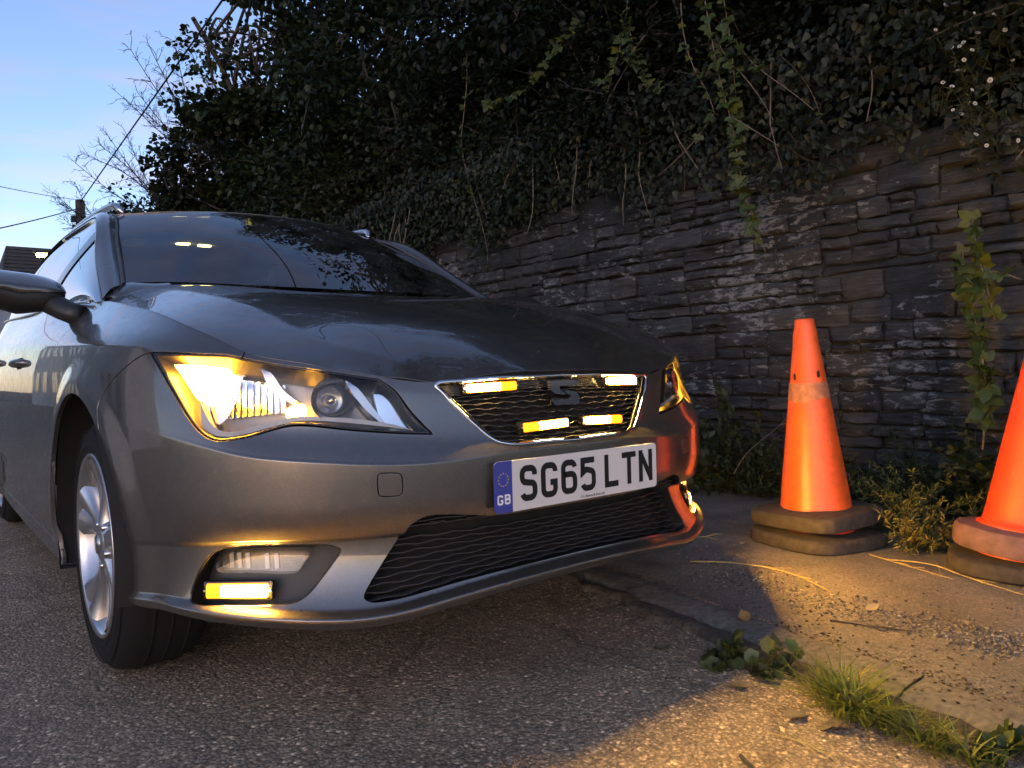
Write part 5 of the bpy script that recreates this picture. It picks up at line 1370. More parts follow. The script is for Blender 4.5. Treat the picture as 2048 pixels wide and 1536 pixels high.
br = empty('bramble', (2.4, .9, 2.0), 'bare pale bramble canes poking down to the right of the leafy trail', 'bramble', bg_); b = np.array([2.4, .9, 2.0])
cane(br, b, px_path([(1470, 80), (1510, 130), (1570, 175), (1628, 220)], 2.3, 2.15), .0045, 8, rgb, .05, (0, .45))
cane(br, b, px_path([(1432, 70), (1450, 110), (1485, 150), (1520, 195), (1546, 240)], 2.3, 2.2), .0042, 6, rgb, .05, (0, .5))
cane(br, b, px_path([(1560, 110), (1600, 150), (1630, 200), (1645, 250)], 2.35, 2.35), .0025, 3, rgb, .04)
br = empty('bramble', (2.4, 2.2, 2.0), 'bramble with long bare cane hanging at the centre of the hedge', 'bramble', bg_); b = np.array([2.4, 2.2, 2.0])
cane(br, b, px_path([(918, 0), (930, 80), (934, 160), (925, 250), (924, 300), (940, 370), (958, 430), (975, 500), (972, 540)], 2.2, 2.35, 18), .0045, 16, rgb, .05, (0, .7))
cane(br, b, px_path([(1255, 0), (1248, 60), (1230, 130), (1210, 200)], 2.3, 2.2), .004, 14, rgb, .06)
cane(br, b, px_path([(1290, 70), (1240, 130), (1170, 182)], 2.25, 2.2), .003, 6, rgb, .05)
cane(br, b, px_path([(1160, 40), (1120, 90), (1060, 170), (1000, 200), (968, 210)], 2.25, 2.1), .0035, 26, rgb, .06)
br = empty('bramble', (2.4, 1.9, 2.0), 'slanting bramble cane crossing the dark wall top above the grille', 'bramble', bg_); b = np.array([2.4, 1.9, 2.0])
cane(br, b, px_path([(1427, 228), (1390, 280), (1350, 322), (1316, 352)], 2.25, 2.3), .0045, 4, rgb, .05, (0, .4))
cane(br, b, px_path([(1250, 30), (1270, 100), (1290, 150), (1320, 180)], 2.3, 2.2), .0035, 22, rgb, .065)
br = empty('bramble', (2.4, .2, .8), 'upright bramble shoot with yellowing leaves left of the cut-off cone', 'bramble', bg_); b = np.array([2.4, .2, .8])
cane(br, b, px_path([(1965, 900), (1972, 800), (1968, 740), (1955, 660), (1935, 590), (1925, 500)], 2.3, 2.3), .005, 44, rgb, .07, (.1, 1))
cane(br, b, px_path([(1990, 640), (1970, 560), (1955, 500), (1945, 440)], 2.35, 2.3), .004, 20, rgb, .06)
cane(br, b, px_path([(2045, 560), (2000, 545), (1978, 545)], 2.3, 2.2), .003, 4, rgb, .05)

# ---- white-flowered plant on the wall at the right edge
rg = np.random.default_rng(91); P0 = at(1960, 330, 'x', 2.38); fp = empty('flowering_weed', tuple(P0), 'tall weed with small white flowers on the wall at the right edge', 'weed')
stm, C, D, N = MB(), [], [], []
PETAL = plain('white petal', (.62, .62, .58), .7, vary=.1); EYE = plain('yellow flower centre', (.4, .28, .03), .7)
heads = [(1891, 10), (1905, 18), (1884, 30), (1917, 40), (1946, 28), (1990, 28), (1871, 60), (1955, 66), (1902, 95), (1919, 93), (1927, 85), (1944, 100), (1928, 120), (1915, 142), (1926, 142), (1886, 165), (1904, 173), (1980, 160), (1944, 180), (1950, 207), (1938, 206), (1906, 220), (1922, 228), (2036, 281), (1973, 291), (1952, 269), (2010, 60), (2025, 120)]
for hx_, hy_ in heads:
    q = at(hx_, hy_, 'x', 2.30+rg.uniform(-.06, .08)); r0 = q+np.array([.10, rg.normal(0, .03), -.13+rg.normal(0, .03)]); mid = (q+r0)/2+rg.normal(0, .03, 3)
    path = nat_spline([0, 1, 2], np.array([r0, mid, q]))(np.linspace(0, 2, 7)); stm.tube(path-P0, .0016, 4)
    for k in range(34):
        t = rg.uniform(0, 6); i = min(5, int(t)); C.append(path[i]); D.append(rand_dir(1, rg)[0]); N.append(rand_dir(1, rg)[0]+[-.5, 0, .6])
    f = MB(); nn = np.array([-.7, -.5, .45])+rg.normal(0, .25, 3); nn /= np.linalg.norm(nn); u = np.cross(nn, [0, 0, 1]); u /= np.linalg.norm(u); w = np.cross(nn, u); R0 = rg.uniform(.008, .013)
    for k in range(10):
        a = 2*math.pi*k/10; d = math.cos(a)*u+math.sin(a)*w; s_ = -math.sin(a)*u+math.cos(a)*w; c = q-P0
        f.add([c+d*R0*.2, c+d*R0*.7+s_*R0*.22+nn*.002, c+d*R0+nn*.001, c+d*R0*.7-s_*R0*.22+nn*.002], [(0, 1, 2, 3)])
    fo = f.build('flower', PETAL, fp)
    e = MB(); e.tube([q-P0, q-P0+nn*.003], R0*.28, 6); e.build('flower_centre', EYE, fo)
stm.build('stems', plain('green stem', (.028, .036, .014), .7), fp)['kind'] = 'stuff'; GREENSTEM = bpy.data.materials['green stem']
leaf_obj('leaves', np.array(C)-P0, np.array(D), np.array(N), .035, 'narrow', (.035, .042, .014), fp, var=.4, yellow=.15)['kind'] = 'stuff'

# ---- bare twiggy sprays reaching out of the hedge against the sky
def sprays(name, tips, root_px, depth, label, seed):
    rg = np.random.default_rng(seed); r0 = at(*root_px, 'y', depth); r0[2] = max(.0, r0[2]); o = empty(name, (r0[0], r0[1], 0), label, 'tree', 'bare twiggy trees against the sky'); b = np.array([r0[0], r0[1], 0])
    t = MB(); t.tube(np.array([[0, 0, 0], (r0-b)*.5+[.05, 0, 0], r0-b]), [.06, .05, .03], 8); t.build('trunk', BARK, o, True)
    m, fine = MB(), MB()
    for tip in tips:
        q = at(*tip, 'y', depth+rg.uniform(-.8, .8)); L = np.linalg.norm(q-r0); mid = r0+(q-r0)*.5+np.array([0, 0, -.10*L])*rg.uniform(.3, 1.2)+rg.normal(0, .06*L, 3)
        P = nat_spline([0, 1, 2], np.array([r0, mid, q]))(np.linspace(0, 2, 16)); m.tube(P-b, np.linspace(.014, .005, 16), 5)
        for k in range(3, 16):
            for _ in range(3):
                if rg.random() < .25: continue
                tan = P[k]-P[k-1]; tan /= np.linalg.norm(tan); d = tan+rand_dir(1, rg)[0]*.85; tw = branch_path(P[k], d, rg.uniform(.12, .42)*(1.2-.5*k/16), 6, .22, rg.uniform(-.02, .07), rg); fine.tube(tw-b, np.linspace(.0052, .0028, 7), 4)
                for _ in range(3):
                    j = rg.integers(2, 6); d2 = tw[j]-tw[j-1]; d2 = d2/np.linalg.norm(d2)+rand_dir(1, rg)[0]*.8; s2 = branch_path(tw[j], d2, rg.uniform(.05, .14), 3, .25, -.03, rg); fine.tube(s2-b, .0028, 3)
    m.build('limbs', BARK, o, True)['kind'] = 'stuff'; fine.build('twigs', BARK, o)['kind'] = 'stuff'
sprays('bare_tree', [(262, 100), (300, 95), (375, 90), (410, 60), (350, 85)], (470, 330), 11.0, 'bare spray of twigs highest against the sky, crossed by the cable', 51)
sprays('bare_tree', [(250, 197), (275, 185), (290, 225), (330, 150)], (430, 340), 12.5, 'bare twigs reaching left midway down the skyline', 52)
sprays('bare_tree', [(152, 327), (165, 308), (200, 290), (215, 270), (250, 262)], (330, 420), 14.5, 'lower left spray of bare twigs above the telegraph pole', 53)
sprays('bare_tree', [(110, 388), (115, 405), (130, 440), (150, 365)], (230, 470), 16.5, 'lowest bare twigs around the telegraph pole', 54)
# ---- weeds along the wall foot
def clump(name, c, r, h, n, label, seed, col=(.05, .07, .02), size=.035, shape='narrow', cat='weed', group=None, nst=26, whorl=True, sprawl=.6):
    """sprawling weed: thin stems with whorls of leaves"""
    rg = np.random.default_rng(seed); c = np.array(c, float); o = empty(name, tuple(c), label, cat, group); m = MB(); C, D, N = [], [], []
    for k in range(nst):
        d = np.array([rg.normal(0, sprawl), rg.normal(0, sprawl), 1.]); p0 = c+np.array([rg.normal(0, r*.45), rg.normal(0, r*.45), 0]); P = branch_path(p0, d, h*rg.uniform(.6, 1.5), 9, .16, -.045, rg)
        P[:, 2] = np.maximum(P[:, 2], c[2]+.004); m.tube(P-c, np.linspace(.0022, .0012, 10), 4)
        per = max(2, n//nst)
        for q in range(per):
            t = rg.uniform(.6, 8.9); i = int(t); p = P[i]+(P[i+1]-P[i])*(t-i); C.append(p); tan = P[i+1]-P[i]; D.append(rand_dir(1, rg)[0]+tan*.5/np.linalg.norm(tan)); N.append(rand_dir(1, rg)[0]+[-.2, -.2, .7])
    m.build('stems', GREENSTEM, o)['kind'] = 'stuff'; leaf_obj('leaves', np.array(C)-c, np.array(D), np.array(N), size*rg.uniform(.6, 1.3, len(C)), shape, col, o, var=.4, yellow=.1, rg=rg)['kind'] = 'stuff'
    return o
wg = 'weeds along the foot of the wall'
gz = ground_z
for k, (px_, py_, r, h, n, lab, col, sz, sh) in enumerate([
    (1800, 1050, .16, .26, 2600, 'sprawling goosegrass between the two cone stacks', (.15, .16, .032), .026, 'narrow'),
    (1850, 1090, .10, .16, 1200, 'yellowed goosegrass spilling beside the cut-off cone base', (.20, .18, .04), .026, 'narrow'),
    (1740, 985, .22, .32, 2200, 'dark weeds behind the stacked cones, to their right', (.035, .050, .016), .034, 'narrow'),
    (1900, 960, .22, .36, 2200, 'weeds at the wall foot left of the cut-off cone', (.035, .050, .016), .034, 'narrow'),
    (1560, 960, .2, .30, 1800, 'weeds just left of the stacked cones', (.035, .048, .018), .036, 'narrow'),
    (1450, 950, .2, .34, 1700, 'weeds between the car corner and the stacked cones', (.038, .05, .018), .04, 'oval'),
    (1400, 900, .22, .45, 1700, 'taller weeds behind the far headlight', (.038, .05, .02), .05, 'oval'),
    (2030, 960, .2, .4, 1700, 'weeds behind the cut-off cone', (.03, .045, .015), .04, 'oval'),
    (1650, 950, .2, .28, 1600, 'weeds directly behind the stacked cones', (.03, .045, .015), .034, 'narrow')]):
    g = at(px_, py_, 'z', .04)
    if g[0] > 2.34: g = g+(2.34-g[0])/(g[0]-CAM[0])*(g-CAM); g[2] = 0
    g[2] = gz(g[0], g[1]); clump('weed_clump', g, r, h, n, lab, 60+k, col, sz, sh, 'weed', wg, 40)
# small pink flower in the goosegrass
# ---- long wispy stalks leaning out of the weeds
STRAW = plain('dry straw stalk', (.34, .26, .10), .7, vary=.25, scale=80)
def stalk(pts3, r, label, name='straw_stalk', mat=None, cat='stalk', seed=0):
    P = nat_spline(np.arange(len(pts3)), np.array(pts3))(np.linspace(0, len(pts3)-1, 16)); c = P[0].copy(); o = empty(name, tuple(c), label, cat, 'dry stalks on the pavement'); m = MB(); m.tube(P-c, np.linspace(r, r*.55, 16), 6); m.build('stem', mat or STRAW, o, True)
    rg = np.random.default_rng(seed); m = MB()
    for k in range(3):
        i = rg.integers(4, 13); d = (P[i+1]-P[i]); d = d/np.linalg.norm(d)+rand_dir(1, rg)[0]*.5; d[2] = abs(d[2])*.3; m.tube(branch_path(P[i], d, .07, 5, .1, 0, rg)-c, [.0016, .0015, .0014, .0012, .001, .0008], 4)
    m.build('side_shoots', mat or STRAW, o)['kind'] = 'stuff'
    return o
def gp(px_, py_, dz=.006):
    g = at(px_, py_, 'z', .035); g[2] = gz(g[0], g[1])+dz; return g
stalk([gp(1380, 1117), gp(1450, 1119, .012), gp(1530, 1128, .012), gp(1600, 1145, .008), gp(1662, 1172)], .0032, 'long straw stalk lying on the lit gravel in front of the stacked cones', seed=1)
stalk([gp(1770, 1112), gp(1860, 1128, .014), gp(1930, 1148, .01), gp(2060, 1182)], .0034, 'straw stalk running to the right picture edge past the cut-off cone', seed=2)
stalk([gp(1740, 1104), gp(1800, 1122), gp(1850, 1135), gp(1905, 1150)], .0024, 'short straw stalk in the yellowed goosegrass', seed=3)
stalk([gp(1660, 1228), gp(1720, 1236), gp(1810, 1247)], .0028, 'thin dark twig on the pavement below the gravel', mat=BARK, name='twig', cat='twig', seed=4)
stalk([gp(1478, 966, .03), gp(1520, 975, .03), gp(1555, 985, .03)], .003, 'pale stalk behind the left corner of the stacked cones', seed=5)
stalk([gp(1400, 968, .03), gp(1440, 967, .03), gp(1485, 972, .02)], .003, 'pale stalk beside the car corner at the weeds', seed=6)
stalk([gp(1325, 1085), gp(1390, 1072), gp(1420, 1068)], .0028, 'pale stalk just right of the far bumper lip', seed=7)
stalk([gp(1540, 1437), gp(1600, 1452), gp(1650, 1468)], .0018, 'thin pale stalk on the tarmac left of the grass tuft', seed=8)
stalk([gp(1480, 1482), gp(1505, 1505), gp(1535, 1534)], .004, 'dark twig on the tarmac at the bottom edge', mat=BARK, name='twig', cat='twig', seed=9)
stalk([at(1468, 948, 'x', 1.9), at(1500, 900, 'x', 2.0), at(1560, 850, 'x', 2.1), at(1600, 800, 'x', 2.15)], .0022, 'long wiry stem arching up the wall left of the stacked cones', mat=TWIG, name='wiry_stem', cat='stem', seed=10)
# ---- gravel swept onto the pavement
def stuff_stones(name, pts2, smin, smax, label, seed, cols, kind='stuff'):
    rg = np.random.default_rng(seed); ico = np.array([(0, 0, 1), (.9, 0, .2), (.28, .85, .2), (-.72, .53, .2), (-.72, -.53, .2), (.28, -.85, .2), (0, 0, -.6)]); F0 = np.array([(0, 1, 2), (0, 2, 3), (0, 3, 4), (0, 4, 5), (0, 5, 1), (6, 2, 1), (6, 3, 2), (6, 4, 3), (6, 5, 4), (6, 1, 5)])
    V, F, Cc = [], [], []
    for k, (x, y) in enumerate(pts2):
        s = smin+(smax-smin)*rg.random()**2.5; a = rg.uniform(0, 6.3); q = ico*(1+rg.normal(0, .22, ico.shape))*s*np.array([1, rg.uniform(.5, 1), rg.uniform(.35, .7)]); R_ = np.array([[math.cos(a), -math.sin(a), 0], [math.sin(a), math.cos(a), 0], [0, 0, 1]]); V.append(q@R_.T+[x, y, gz(x, y)+s*.25]); F.append(F0+7*k); c = np.array(cols[rg.integers(len(cols))])*rg.uniform(.7, 1.3); Cc.append(np.tile(c, (7, 1)))
    o = fast_mesh(name, np.vstack(V), np.vstack(F), DRY, None, False, np.vstack(Cc)); tag(o, label, 'gravel', kind=kind); return o
rg = np.random.default_rng(5); P2 = []
spine = [(1400, 1112), (1470, 1140), (1560, 1160), (1660, 1190), (1760, 1215), (1860, 1235), (1960, 1255), (2040, 1275)]
for k in range(2600):
    t = rg.uniform(0, 6.99); i = int(t); p = np.array(spine[i])*(1-t+i)+np.array(spine[i+1])*(t-i); g = at(p[0]+rg.normal(0, 26), p[1]+rg.normal(0, 15), 'z', .035); P2.append((g[0], g[1]))
cols = [(.20, .18, .15), (.13, .12, .10), (.30, .27, .22), (.10, .085, .065)]
stuff_stones('gravel', P2, .0022, .0085, 'loose gravel and grit scattered over the pavement before the cones', 6, cols)
P2 = []
for k in range(2200):
    y = rg.uniform(-1.3, .9); x = kx(y)-abs(rg.normal(0, .07))-.004; P2.append((x, y))
for k in range(1800):
    y = rg.uniform(-1.4, 1.4); x = rg.uniform(-2.2, .45); P2.append((x, y))
stuff_stones('grit', P2, .0016, .0052, 'fine grit along the kerb and strewn over the tarmac', 7, cols)
P2 = []
for k in range(900):
    g = at(rg.uniform(1380, 2060), rg.uniform(1095, 1420), 'z', .02)
    if g[0] > kx(g[1])+.02 and g[0] < 2.2: P2.append((g[0], g[1]))
for k in range(700):
    y = rg.uniform(-1.0, .6); P2.append((kx(y)+.15+abs(rg.normal(0, .03)), y))
o = stuff_stones('leaf_crumbs', P2, .002, .007, 'brown crumbs of dead leaves littering the pavement', 8, [(.12, .08, .04), (.20, .15, .07), (.07, .05, .03)]); o['category'] = 'litter'
# ---- grass tufts and weeds in the kerb joint
def tuft(name, c, n, L, label, seed, col=(.15, .18, .035), cat='grass', w=.003, spread=.95, group='plants growing in the kerb joint'):
    rg = np.random.default_rng(seed); c = np.array(c, float); o = empty(name, tuple(c), label, cat, group); V, F, Cc = [], [], []
    for k in range(n):
        a = rg.uniform(0, 6.3); d = np.array([math.cos(a), math.sin(a), 0]); r = rg.random()**.7; base = d*r*.04+[0, rg.normal(0, .022), 0]; Lk = L*rg.uniform(.5, 1.2); tl = spread*rg.uniform(.4, 1.6); s = np.array([-d[1], d[0], 0])*w*rg.uniform(.6, 1.2); b0 = len(V)
        for q in range(6):
            t = q/5; p = base+d*Lk*tl*t*t*.9+d*Lk*.25*t+np.array([0, 0, 1])*Lk*(t*(1-.35*tl*t)); ww = (1-t**2)*1.0+.05; V += [p-s*ww, p+s*ww]
        for q in range(5): F.append((b0+2*q, b0+2*q+1, b0+2*q+3, b0+2*q+2))
        cc = tones(1, col, .35, rg, .12)[0]; Cc += [cc]*12
    g = fast_mesh('blades', np.array(V), np.array(F), LEAF, o, True, np.array(Cc)); g['kind'] = 'stuff'
    return o
def kp(px_, py_): g = at(px_, py_, 'z', .01); g[2] = 0.002; return g
tuft('grass_tuft', kp(1700, 1420), 190, .095, 'large bright grass tuft in the kerb joint', 1)
tuft('grass_tuft', kp(1665, 1385), 70, .10, 'blades leaning left at the back of the large grass tuft', 2, spread=.8)
tuft('grass_tuft', kp(1850, 1478), 90, .065, 'smaller grass tuft right of the large one', 3, (.17, .18, .04))
tuft('grass_tuft', kp(1790, 1452), 60, .055, 'low grass between the two larger tufts', 4)
tuft('grass_tuft', kp(1945, 1520), 60, .06, 'tiny grass tuft near the bottom right corner', 5, (.12, .15, .03))
c = kp(1455, 1318); clump('weed_plant', c, .05, .05, 110, 'dull broad-leaved weed in the kerb joint beside the car', 81, (.075, .09, .03), .032, 'round', 'weed', 'plants growing in the kerb joint', 16, sprawl=.8)
c = kp(1520, 1335); clump('weed_plant', c, .05, .05, 70, 'right half of the broad-leaved weed in the kerb joint', 82, (.075, .09, .03), .034, 'round', 'weed', 'plants growing in the kerb joint', 9, sprawl=.9)
c = kp(2000, 1500); clump('weed_plant', c, .05, .05, 90, 'small green weed in the bottom right corner', 83, (.045, .075, .02), .028, 'round', 'weed', 'plants growing in the kerb joint', 10, sprawl=.8)
# ---- fallen leaves
def fallen(px_, py_, L, ang, col, label, seed, road=False):
    rg = np.random.default_rng(seed); g = kp(px_, py_) if road else gp(px_, py_, .004); V, F = [], []; n = 8
    for k in range(n):
        t = k/(n-1); w = .30*math.sin(math.pi*t**.85)
        for s_ in (-1, 0, 1): V.append(((t-.5)*L, w*s_*L, L*(.06+.22*(t-.4)**2+.14*abs(w*s_)*3+rg.normal(0, .012))))
    for k in range(n-1): F += [(3*k, 3*k+1, 3*k+4, 3*k+3), (3*k+1, 3*k+2, 3*k+5, 3*k+4)]
    o = fast_mesh('fallen_leaf', np.array(V), np.array(F), DRY, None, True, np.tile(np.array(col), (len(V), 1))); o.location = g; o.rotation_euler = (rg.normal(0, .12), rg.normal(0, .12), ang); tag(o, label, 'leaf', 'fallen leaves'); return o
fallen(1490, 1226, .055, .9, (.42, .24, .08), 'curled orange leaf on the pavement edge in the light patch', 1)
fallen(1328, 1290, .05, .2, (.26, .22, .12), 'pale leaf on the tarmac left of the kerb weed', 2, True)
fallen(1474, 1368, .05, 1.9, (.20, .15, .08), 'brown leaf standing by the kerb weed', 3, True)
fallen(1746, 1203, .05, -.3, (.36, .30, .18), 'pale leaf in the gravel band below the cones', 4)
fallen(1590, 1428, .06, -.2, (.24, .19, .12), 'long tan leaf left of the large grass tuft', 5, True)
fallen(1668, 1450, .06, -.5, (.20, .15, .09), 'tan leaf under the large grass tuft', 6, True)
fallen(1485, 1082, .035, .4, (.42, .36, .22), 'small pale leaf on the ground behind the light patch', 7)
fallen(1395, 1040, .05, 2.2, (.40, .34, .22), 'pale leaf upright beside the far bumper corner', 8)
fallen(1930, 1230, .035, .7, (.30, .25, .16), 'small pale leaf in the gravel at right', 9)
fallen(1640, 1270, .03, .1, (.24, .18, .11), 'tiny brown leaf on the bare pavement', 10)
fallen(1745, 1330, .03, 1.2, (.2, .16, .1), 'tiny leaf on the kerb top at right', 11)
fallen(860, 1420, .03, 1.0, (.26, .22, .16), 'tiny leaf on the open tarmac in front of the car', 12, True)
# ================================================================== BACKGROUND: pole, cables, house, lamp
POLEM = plain('weathered pole timber', (.085, .060, .042), .9, vary=.3, scale=14, bmp=.4)
pt = at(160, 402, 'y', 18.0)
pole = empty('telegraph_pole', (pt[0], pt[1], 0), 'wooden telegraph pole rising beside the hedge behind the car', 'pole')
m = MB(); m.tube([(0, 0, 0), (0, 0, 2.4), (0, 0, pt[2])], [.125, .11, .095], 14); m.build('shaft', POLEM, pole, True)
m = MB(); m.tube([(0, 0, pt[2]), (0, 0, pt[2]+.03)], [.1, .06], 14); m.build('cap', POLEM, pole, True)
for dz, dx in ((.42, -.14), (.62, -.12), (.85, -.15)):
    m = MB(); m.box((dx, -.02, pt[2]-dz), (.11, .1, .13)); m.build('bracket', BLACK, pole)
m = MB()
for k in range(5): m.tube([(-.2*(-1)**k, 0, pt[2]-1.1-.3*k), (.0, 0, pt[2]-1.1-.3*k)], .012, 6)
m.build('step_irons', BLACK, pole)['kind'] = 'stuff'
CABLE = plain('black cable', (.012, .012, .013), .6)
def cable(a, b, sag, r, label):
    a, b = np.array(a), np.array(b); t = np.linspace(0, 1, 40)[:, None]; P = a+(b-a)*t; P[:, 2] -= sag*4*(t*(1-t))[:, 0]
    v, f = tube(P, r, 6); o = mesh_obj('overhead_cable', v, f, CABLE); tag(o, label, 'cable', 'cables from the telegraph pole'); return o
A = np.array([pt[0], pt[1], pt[2]-.03]); B = at(445, 0, 'y', 7.2); Bx = A+(B-A)*2.4
cable(A, Bx, .0, .013, 'thick black cable slanting up from the pole across the sky')
C1 = at(-30, 450, 'y', 12); cable(A-[0, 0, .12], C1+(C1-A)*.6, .05, .010, 'thin cable sloping down from the pole to the left edge')
C2 = at(-20, 365, 'y', 12); cable(A+[0, 0, .05], C2+(C2-A)*.6, .05, .006, 'faint upper cable running to the left edge')
# house behind the car
SLATE = plain('brown slate roof', (.060, .045, .036), .8, vary=.3, scale=6, bmp=.3); REND = plain('white render', (.55, .54, .52), .9, vary=.08, scale=4, bmp=.1)
WINF = plain('window frame paint', (.6, .6, .6), .5); PANE = plain('dark window pane', (.02, .022, .025), .08)
def house(loc, L, D, eave, ridge, label, rotz=0, hip=.5, lit=0):
    h = empty('house', loc, label, 'house'); h.rotation_euler = (0, 0, rotz)
    m = MB(); m.box((0, 0, eave/2), (L, D, eave)); m.build('wall', REND, h)
    e = .3; V = [(-L/2-e, -D/2-e, eave-.1), (L/2+e, -D/2-e, eave-.1), (L/2+e, D/2+e, eave-.1), (-L/2-e, D/2+e, eave-.1), (-L/2+hip, 0, ridge), (L/2-hip, 0, ridge)]
    r = mesh_obj('roof', V, [(0, 1, 5, 4), (1, 2, 5), (2, 3, 4, 5), (3, 0, 4), (0, 3, 2, 1)], SLATE, h, False)
    m = MB()
    nr = 14
    for k in range(1, nr):
        t = k/nr; p = np.array(V[0])*(1-t)+np.array(V[4])*t; q = np.array(V[1])*(1-t)+np.array(V[5])*t; m.tube([p+[0, -.01, .02], q+[0, -.01, .02]], .018, 4)
    m.build('slate_courses', SLATE, r)['kind'] = 'stuff'
    m = MB(); m.box((L/2-1.2, 0, ridge+.25), (.6, .5, 1.0)); m.build('chimney', REND, r)
    for k in range(max(2, int(L/2.4))):
        x = -L/2+1.2+k*2.4
        for z in ((1.3, 3.6) if eave > 4.5 else (1.3,)):
            w = MB(); w.box((x, -D/2-.01, z), (1.15, .08, 1.25)); w = w.build('window', WINF, h)
            for sx in (-.27, .27): p = MB(); p.box((x+sx, -D/2-.04, z), (.46, .06, 1.08)); p.build('pane', PANE, w)
    return h
ra, rb = at(6, 491, 'y', 36), at(140, 494, 'y', 36)
house((ra[0]+5.25, 36.0, 0), 11.0, 7.0, 4.0, ra[2], 'brown-roofed house at the end of the road behind the car', 0, .35)
house((-9.5, 12, 0), 10, 7, 5.2, 7.6, 'white rendered house across the road, mirrored in the car doors', math.radians(90))
house((-9.5, 25, 0), 11, 7, 5.2, 7.6, 'farther white house across the road, mirrored in the car doors', math.radians(90))
house((-9.5, 38, 0), 11, 7, 5.2, 7.6, 'third white house across the road, mirrored in the car doors', math.radians(90))
# street lamp in front of the roof
lp = at(85, 511, 'y', 27); sl = empty('street_lamp', (lp[0]+.5, lp[1], 0), 'lit yellow street lamp in front of the brown roof', 'street lamp')
m = MB(); m.tube([(0, 0, 0), (0, 0, 1), (0, 0, lp[2]-.05), (-.12, 0, lp[2]+.10), (-.45, 0, lp[2]+.12)], [.07, .06, .045, .035, .03], 10); m.build('column', BLACK, sl, True)
bm = bmesh.new(); add_box(bm, (-.5, 0, lp[2]+.10), (.5, .2, .10), None, .03); bm_obj('lantern_hood', bm, BLACK, sl, True, 40)
bm = bmesh.new(); add_box(bm, (-.5, -.02, lp[2]+.01), (.34, .16, .14), None, .04); bm_obj('lantern', bm, emis('sodium lantern', (1, .74, .12), 45), sl, True, 40)
# ================================================================== TRAFFIC CONES
def cone_mat(name, col):
    m, n, l, b = new_mat(name); co = geoco(n, l); t = noise(n, l, 9, 7, .65, co); f = noise(n, l, 160, 4, .7, co)
    r = ramp(n, [(.3, tuple(c*.72 for c in col)), (.6, col), (.8, tuple(min(1, c*1.12) for c in col))]); l.new(t.outputs[0], r.inputs[0])
    sp = ramp(n, [(.27, (.35, .25, .2)), (.36, (1, 1, 1))]); l.new(f.outputs[0], sp.inputs[0]); c = mixc(n, l, 1., r.outputs[0], sp.outputs[0], 'MULTIPLY')
    sc = noise(n, l, 3.2, 5, .6, geoco(n, l, (14, 14, 1.2))); sr = ramp(n, [(.62, (0, 0, 0)), (.72, (.4, .4, .4))]); l.new(sc.outputs[0], sr.inputs[0]); c = mixc(n, l, sr.outputs[0], c, (.55, .30, .18))
    gz_ = noise(n, l, 26, 8, .75, co); gd = ramp(n, [(.48, (0, 0, 0)), (.68, (.62, .62, .62))]); l.new(gz_.outputs[0], gd.inputs[0]); c = mixc(n, l, gd.outputs[0], c, tuple(x*.45+.02 for x in col))
    l.new(c, b.inputs['Base Color']); b.inputs['Roughness'].default_value = .42; b.inputs['Subsurface Weight'].default_value = .15; b.inputs['Subsurface Radius'].default_value = (.02, .006, .002)
    bump(n, l, b, f.outputs[0], .12, .003); return m
ORANGE = cone_mat('sun-faded orange plastic', (.72, .115, .018)); RED = cone_mat('orange-red plastic', (.78, .075, .018))
BASER = plain('dusty black rubber base', (.045, .036, .027), .85, vary=.4, scale=35, bmp=.4); BASEP = plain('dusty purplish base', (.16, .085, .085), .8, vary=.35, scale=18, bmp=.4)
WORN = plain('grimy worn band', (.36, .15, .08), .7, vary=.35, scale=40, bmp=.2); HOLE = plain('dark hole', (.01, .008, .006), .9)
def base_mesh(w, h, cut, name, mat, parent, z0=0., seg=.012):
    """square base with cut corners, rounded rim and feet"""
    prof = [(.97, .0), (.995, .10), (1.0, .30), (1.0, .62), (.988, .82), (.962, .95), (.92, 1.0)]; oct_ = []
    a = w/2
    pts8 = [(a-cut, -a), (a, -a+cut), (a, a-cut), (a-cut, a), (-a+cut, a), (-a, a-cut), (-a, -a+cut), (-a+cut, -a)]
    ring_ = catmull(pts8, .012, True); V, F = [], []; n = len(ring_)
    for k, (s, t) in enumerate(prof): V += [(x*s, y*s, z0+t*h) for x, y in ring_]
    for k in range(len(prof)-1):
        for i in range(n): F.append((k*n+i, k*n+(i+1) % n, (k+1)*n+(i+1) % n, (k+1)*n+i))
    # top slopes in to the collar
    for s, t in ((.62, 1.10), (.56, 1.14)):
        b = len(V); V += [(x*s, y*s, z0+t*h) for x, y in ring_]
        for i in range(n): F.append((b-n+i, b-n+(i+1) % n, b+(i+1) % n, b+i))
    F.append(tuple(range(len(V)-n, len(V)))); F.append(tuple(range(n))[::-1])
    o = mesh_obj(name, V, F, mat, parent, True); o.data.set_sharp_from_angle(angle=math.radians(35)); return o
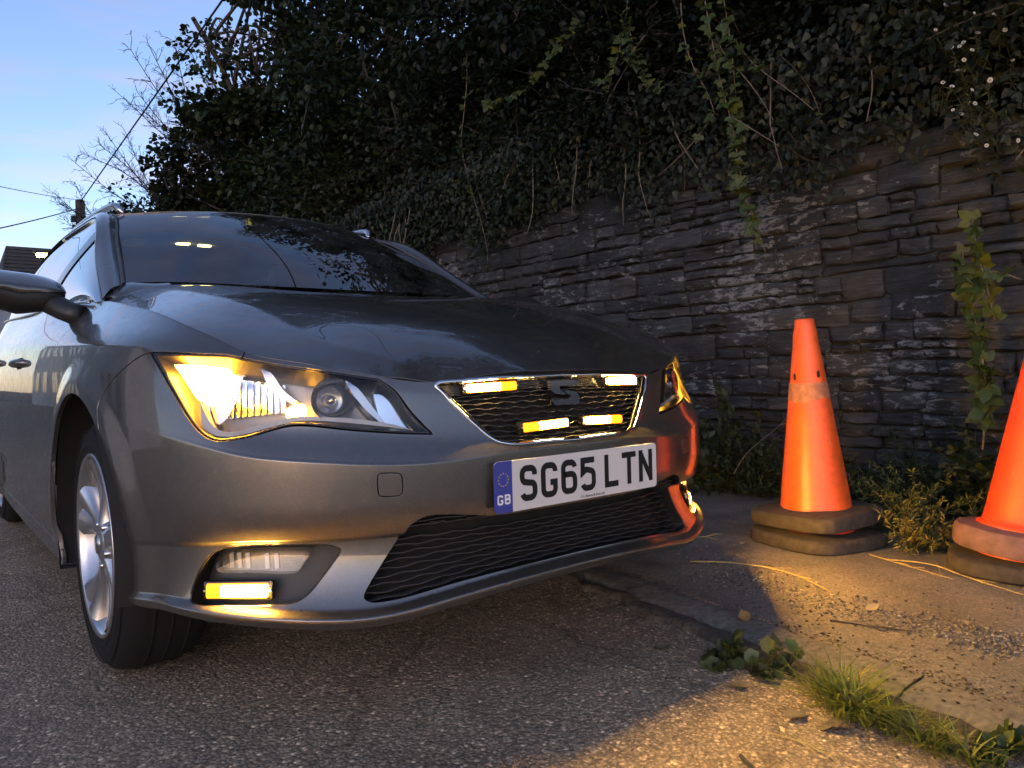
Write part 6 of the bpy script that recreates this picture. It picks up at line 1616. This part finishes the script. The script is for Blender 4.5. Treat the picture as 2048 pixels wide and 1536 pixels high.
def cone(loc, lean, spin, label, rb, rt, H, zb, bw, bh, cut, mat, bmat, ring_lip=False, body=True, worn=False, holes=False):
    c = empty('traffic_cone', loc, label, 'traffic cone', 'traffic cones on the pavement'); from mathutils import Quaternion; c.rotation_mode = 'QUATERNION'; c.rotation_quaternion = Quaternion(Vector(AA), math.radians(lean)) @ Quaternion((0, 0, 1), spin)
    base_mesh(bw, bh, cut, 'base', bmat, c)
    z0 = bh*1.02
    if body:
        prof = [(rb*1.10, z0), (rb*1.11, z0+.008), (rb*1.02, z0+.014), (rb*.985, z0+.03)] if ring_lip else [(rb*1.0, z0-.01), (rb, z0+.006), (rb*.985, z0+.012)]
        nz_ = 24
        for k in range(1, nz_+1):
            t = k/nz_; prof.append((rb*.98+(rt-rb*.98)*t, z0+.03+(H-z0-.03)*t))
        prof[-3] = (prof[-3][0]+.002, prof[-3][1]); prof += [(rt*.92, H+.004), (rt*.72, H+.003), (rt*.66, H-.02), (rt*.64, H-.12)]
        V, F = lathe(prof, 56); mesh_obj('cone_body', V, F, mat, c)
        rad = lambda z: rb*.98+(rt-rb*.98)*(z-z0-.03)/(H-z0-.03)
        if worn:
            z1, z2 = worn; V, F = lathe([(rad(z)+.0012, z) for z in np.linspace(z1, z2, 5)], 56)
            V = [(x, y, z+(.012*math.sin(math.atan2(y, x)*3+1)+.006*math.sin(math.atan2(y, x)*7) if z < z1+.001 else 0)) for x, y, z in V]; mesh_obj('worn_band', V, F, WORN, c)
        if holes:
            for a in holes:
                z = holes[a]; r_ = rad(z)+.0014; d = np.array([math.cos(a), math.sin(a), 0]); t_2 = np.array([-d[1], d[0], 0]); m = MB(); pts_ = [d*r_+t_2*.007*math.cos(q)+np.array([0, 0, z+.016*math.sin(q)])-d*.00*1 for q in np.linspace(0, 6.283, 14, endpoint=False)]; m.add(pts_, [tuple(range(14))]); m.build('hole', HOLE, c)
    else:
        V, F = lathe([(rb*1.06, z0-.012), (rb*1.07, z0), (rb*1.03, z0+.02), (rb*.96, z0+.045), (rb*.93, z0+.08)], 48); mesh_obj('cone_body', V, F, mat, c)
    return c
cz = gz(1.54, .29)
fa_ = math.atan2(CAM[1]-.29, CAM[0]-1.54)
cone((1.545, .285, cz+.004), .4, math.radians(-12), 'lower cone of the stack, only its dusty base and red rim showing', .130, .04, .7, 0, .41, .05, .075, RED, BASER, body=False)
cone((1.545, .285, cz+.084), -2.3, math.radians(-8), 'faded orange cone on top of the stack by the wall', .132, .036, .79, 0, .385, .056, .055, ORANGE, BASER, worn=(.475, .545), holes={fa_-.78+math.radians(8): .57, fa_+.62+math.radians(8): .575})
g2 = at(2062, 1160, 'z', .04)
cone((1.655, -.415, gz(1.60, -.475)+.004), 0, math.radians(14), 'lower base under the cut-off red cone at the right edge', .16, .05, .9, 0, .46, .05, .10, RED, BASER, body=False)
cone((1.655, -.415, gz(1.60, -.475)+.056), 6.5, math.radians(22), 'orange-red cone cut off by the right edge of the picture', .155, .045, .90, 0, .44, .075, .13, RED, BASEP, ring_lip=True)
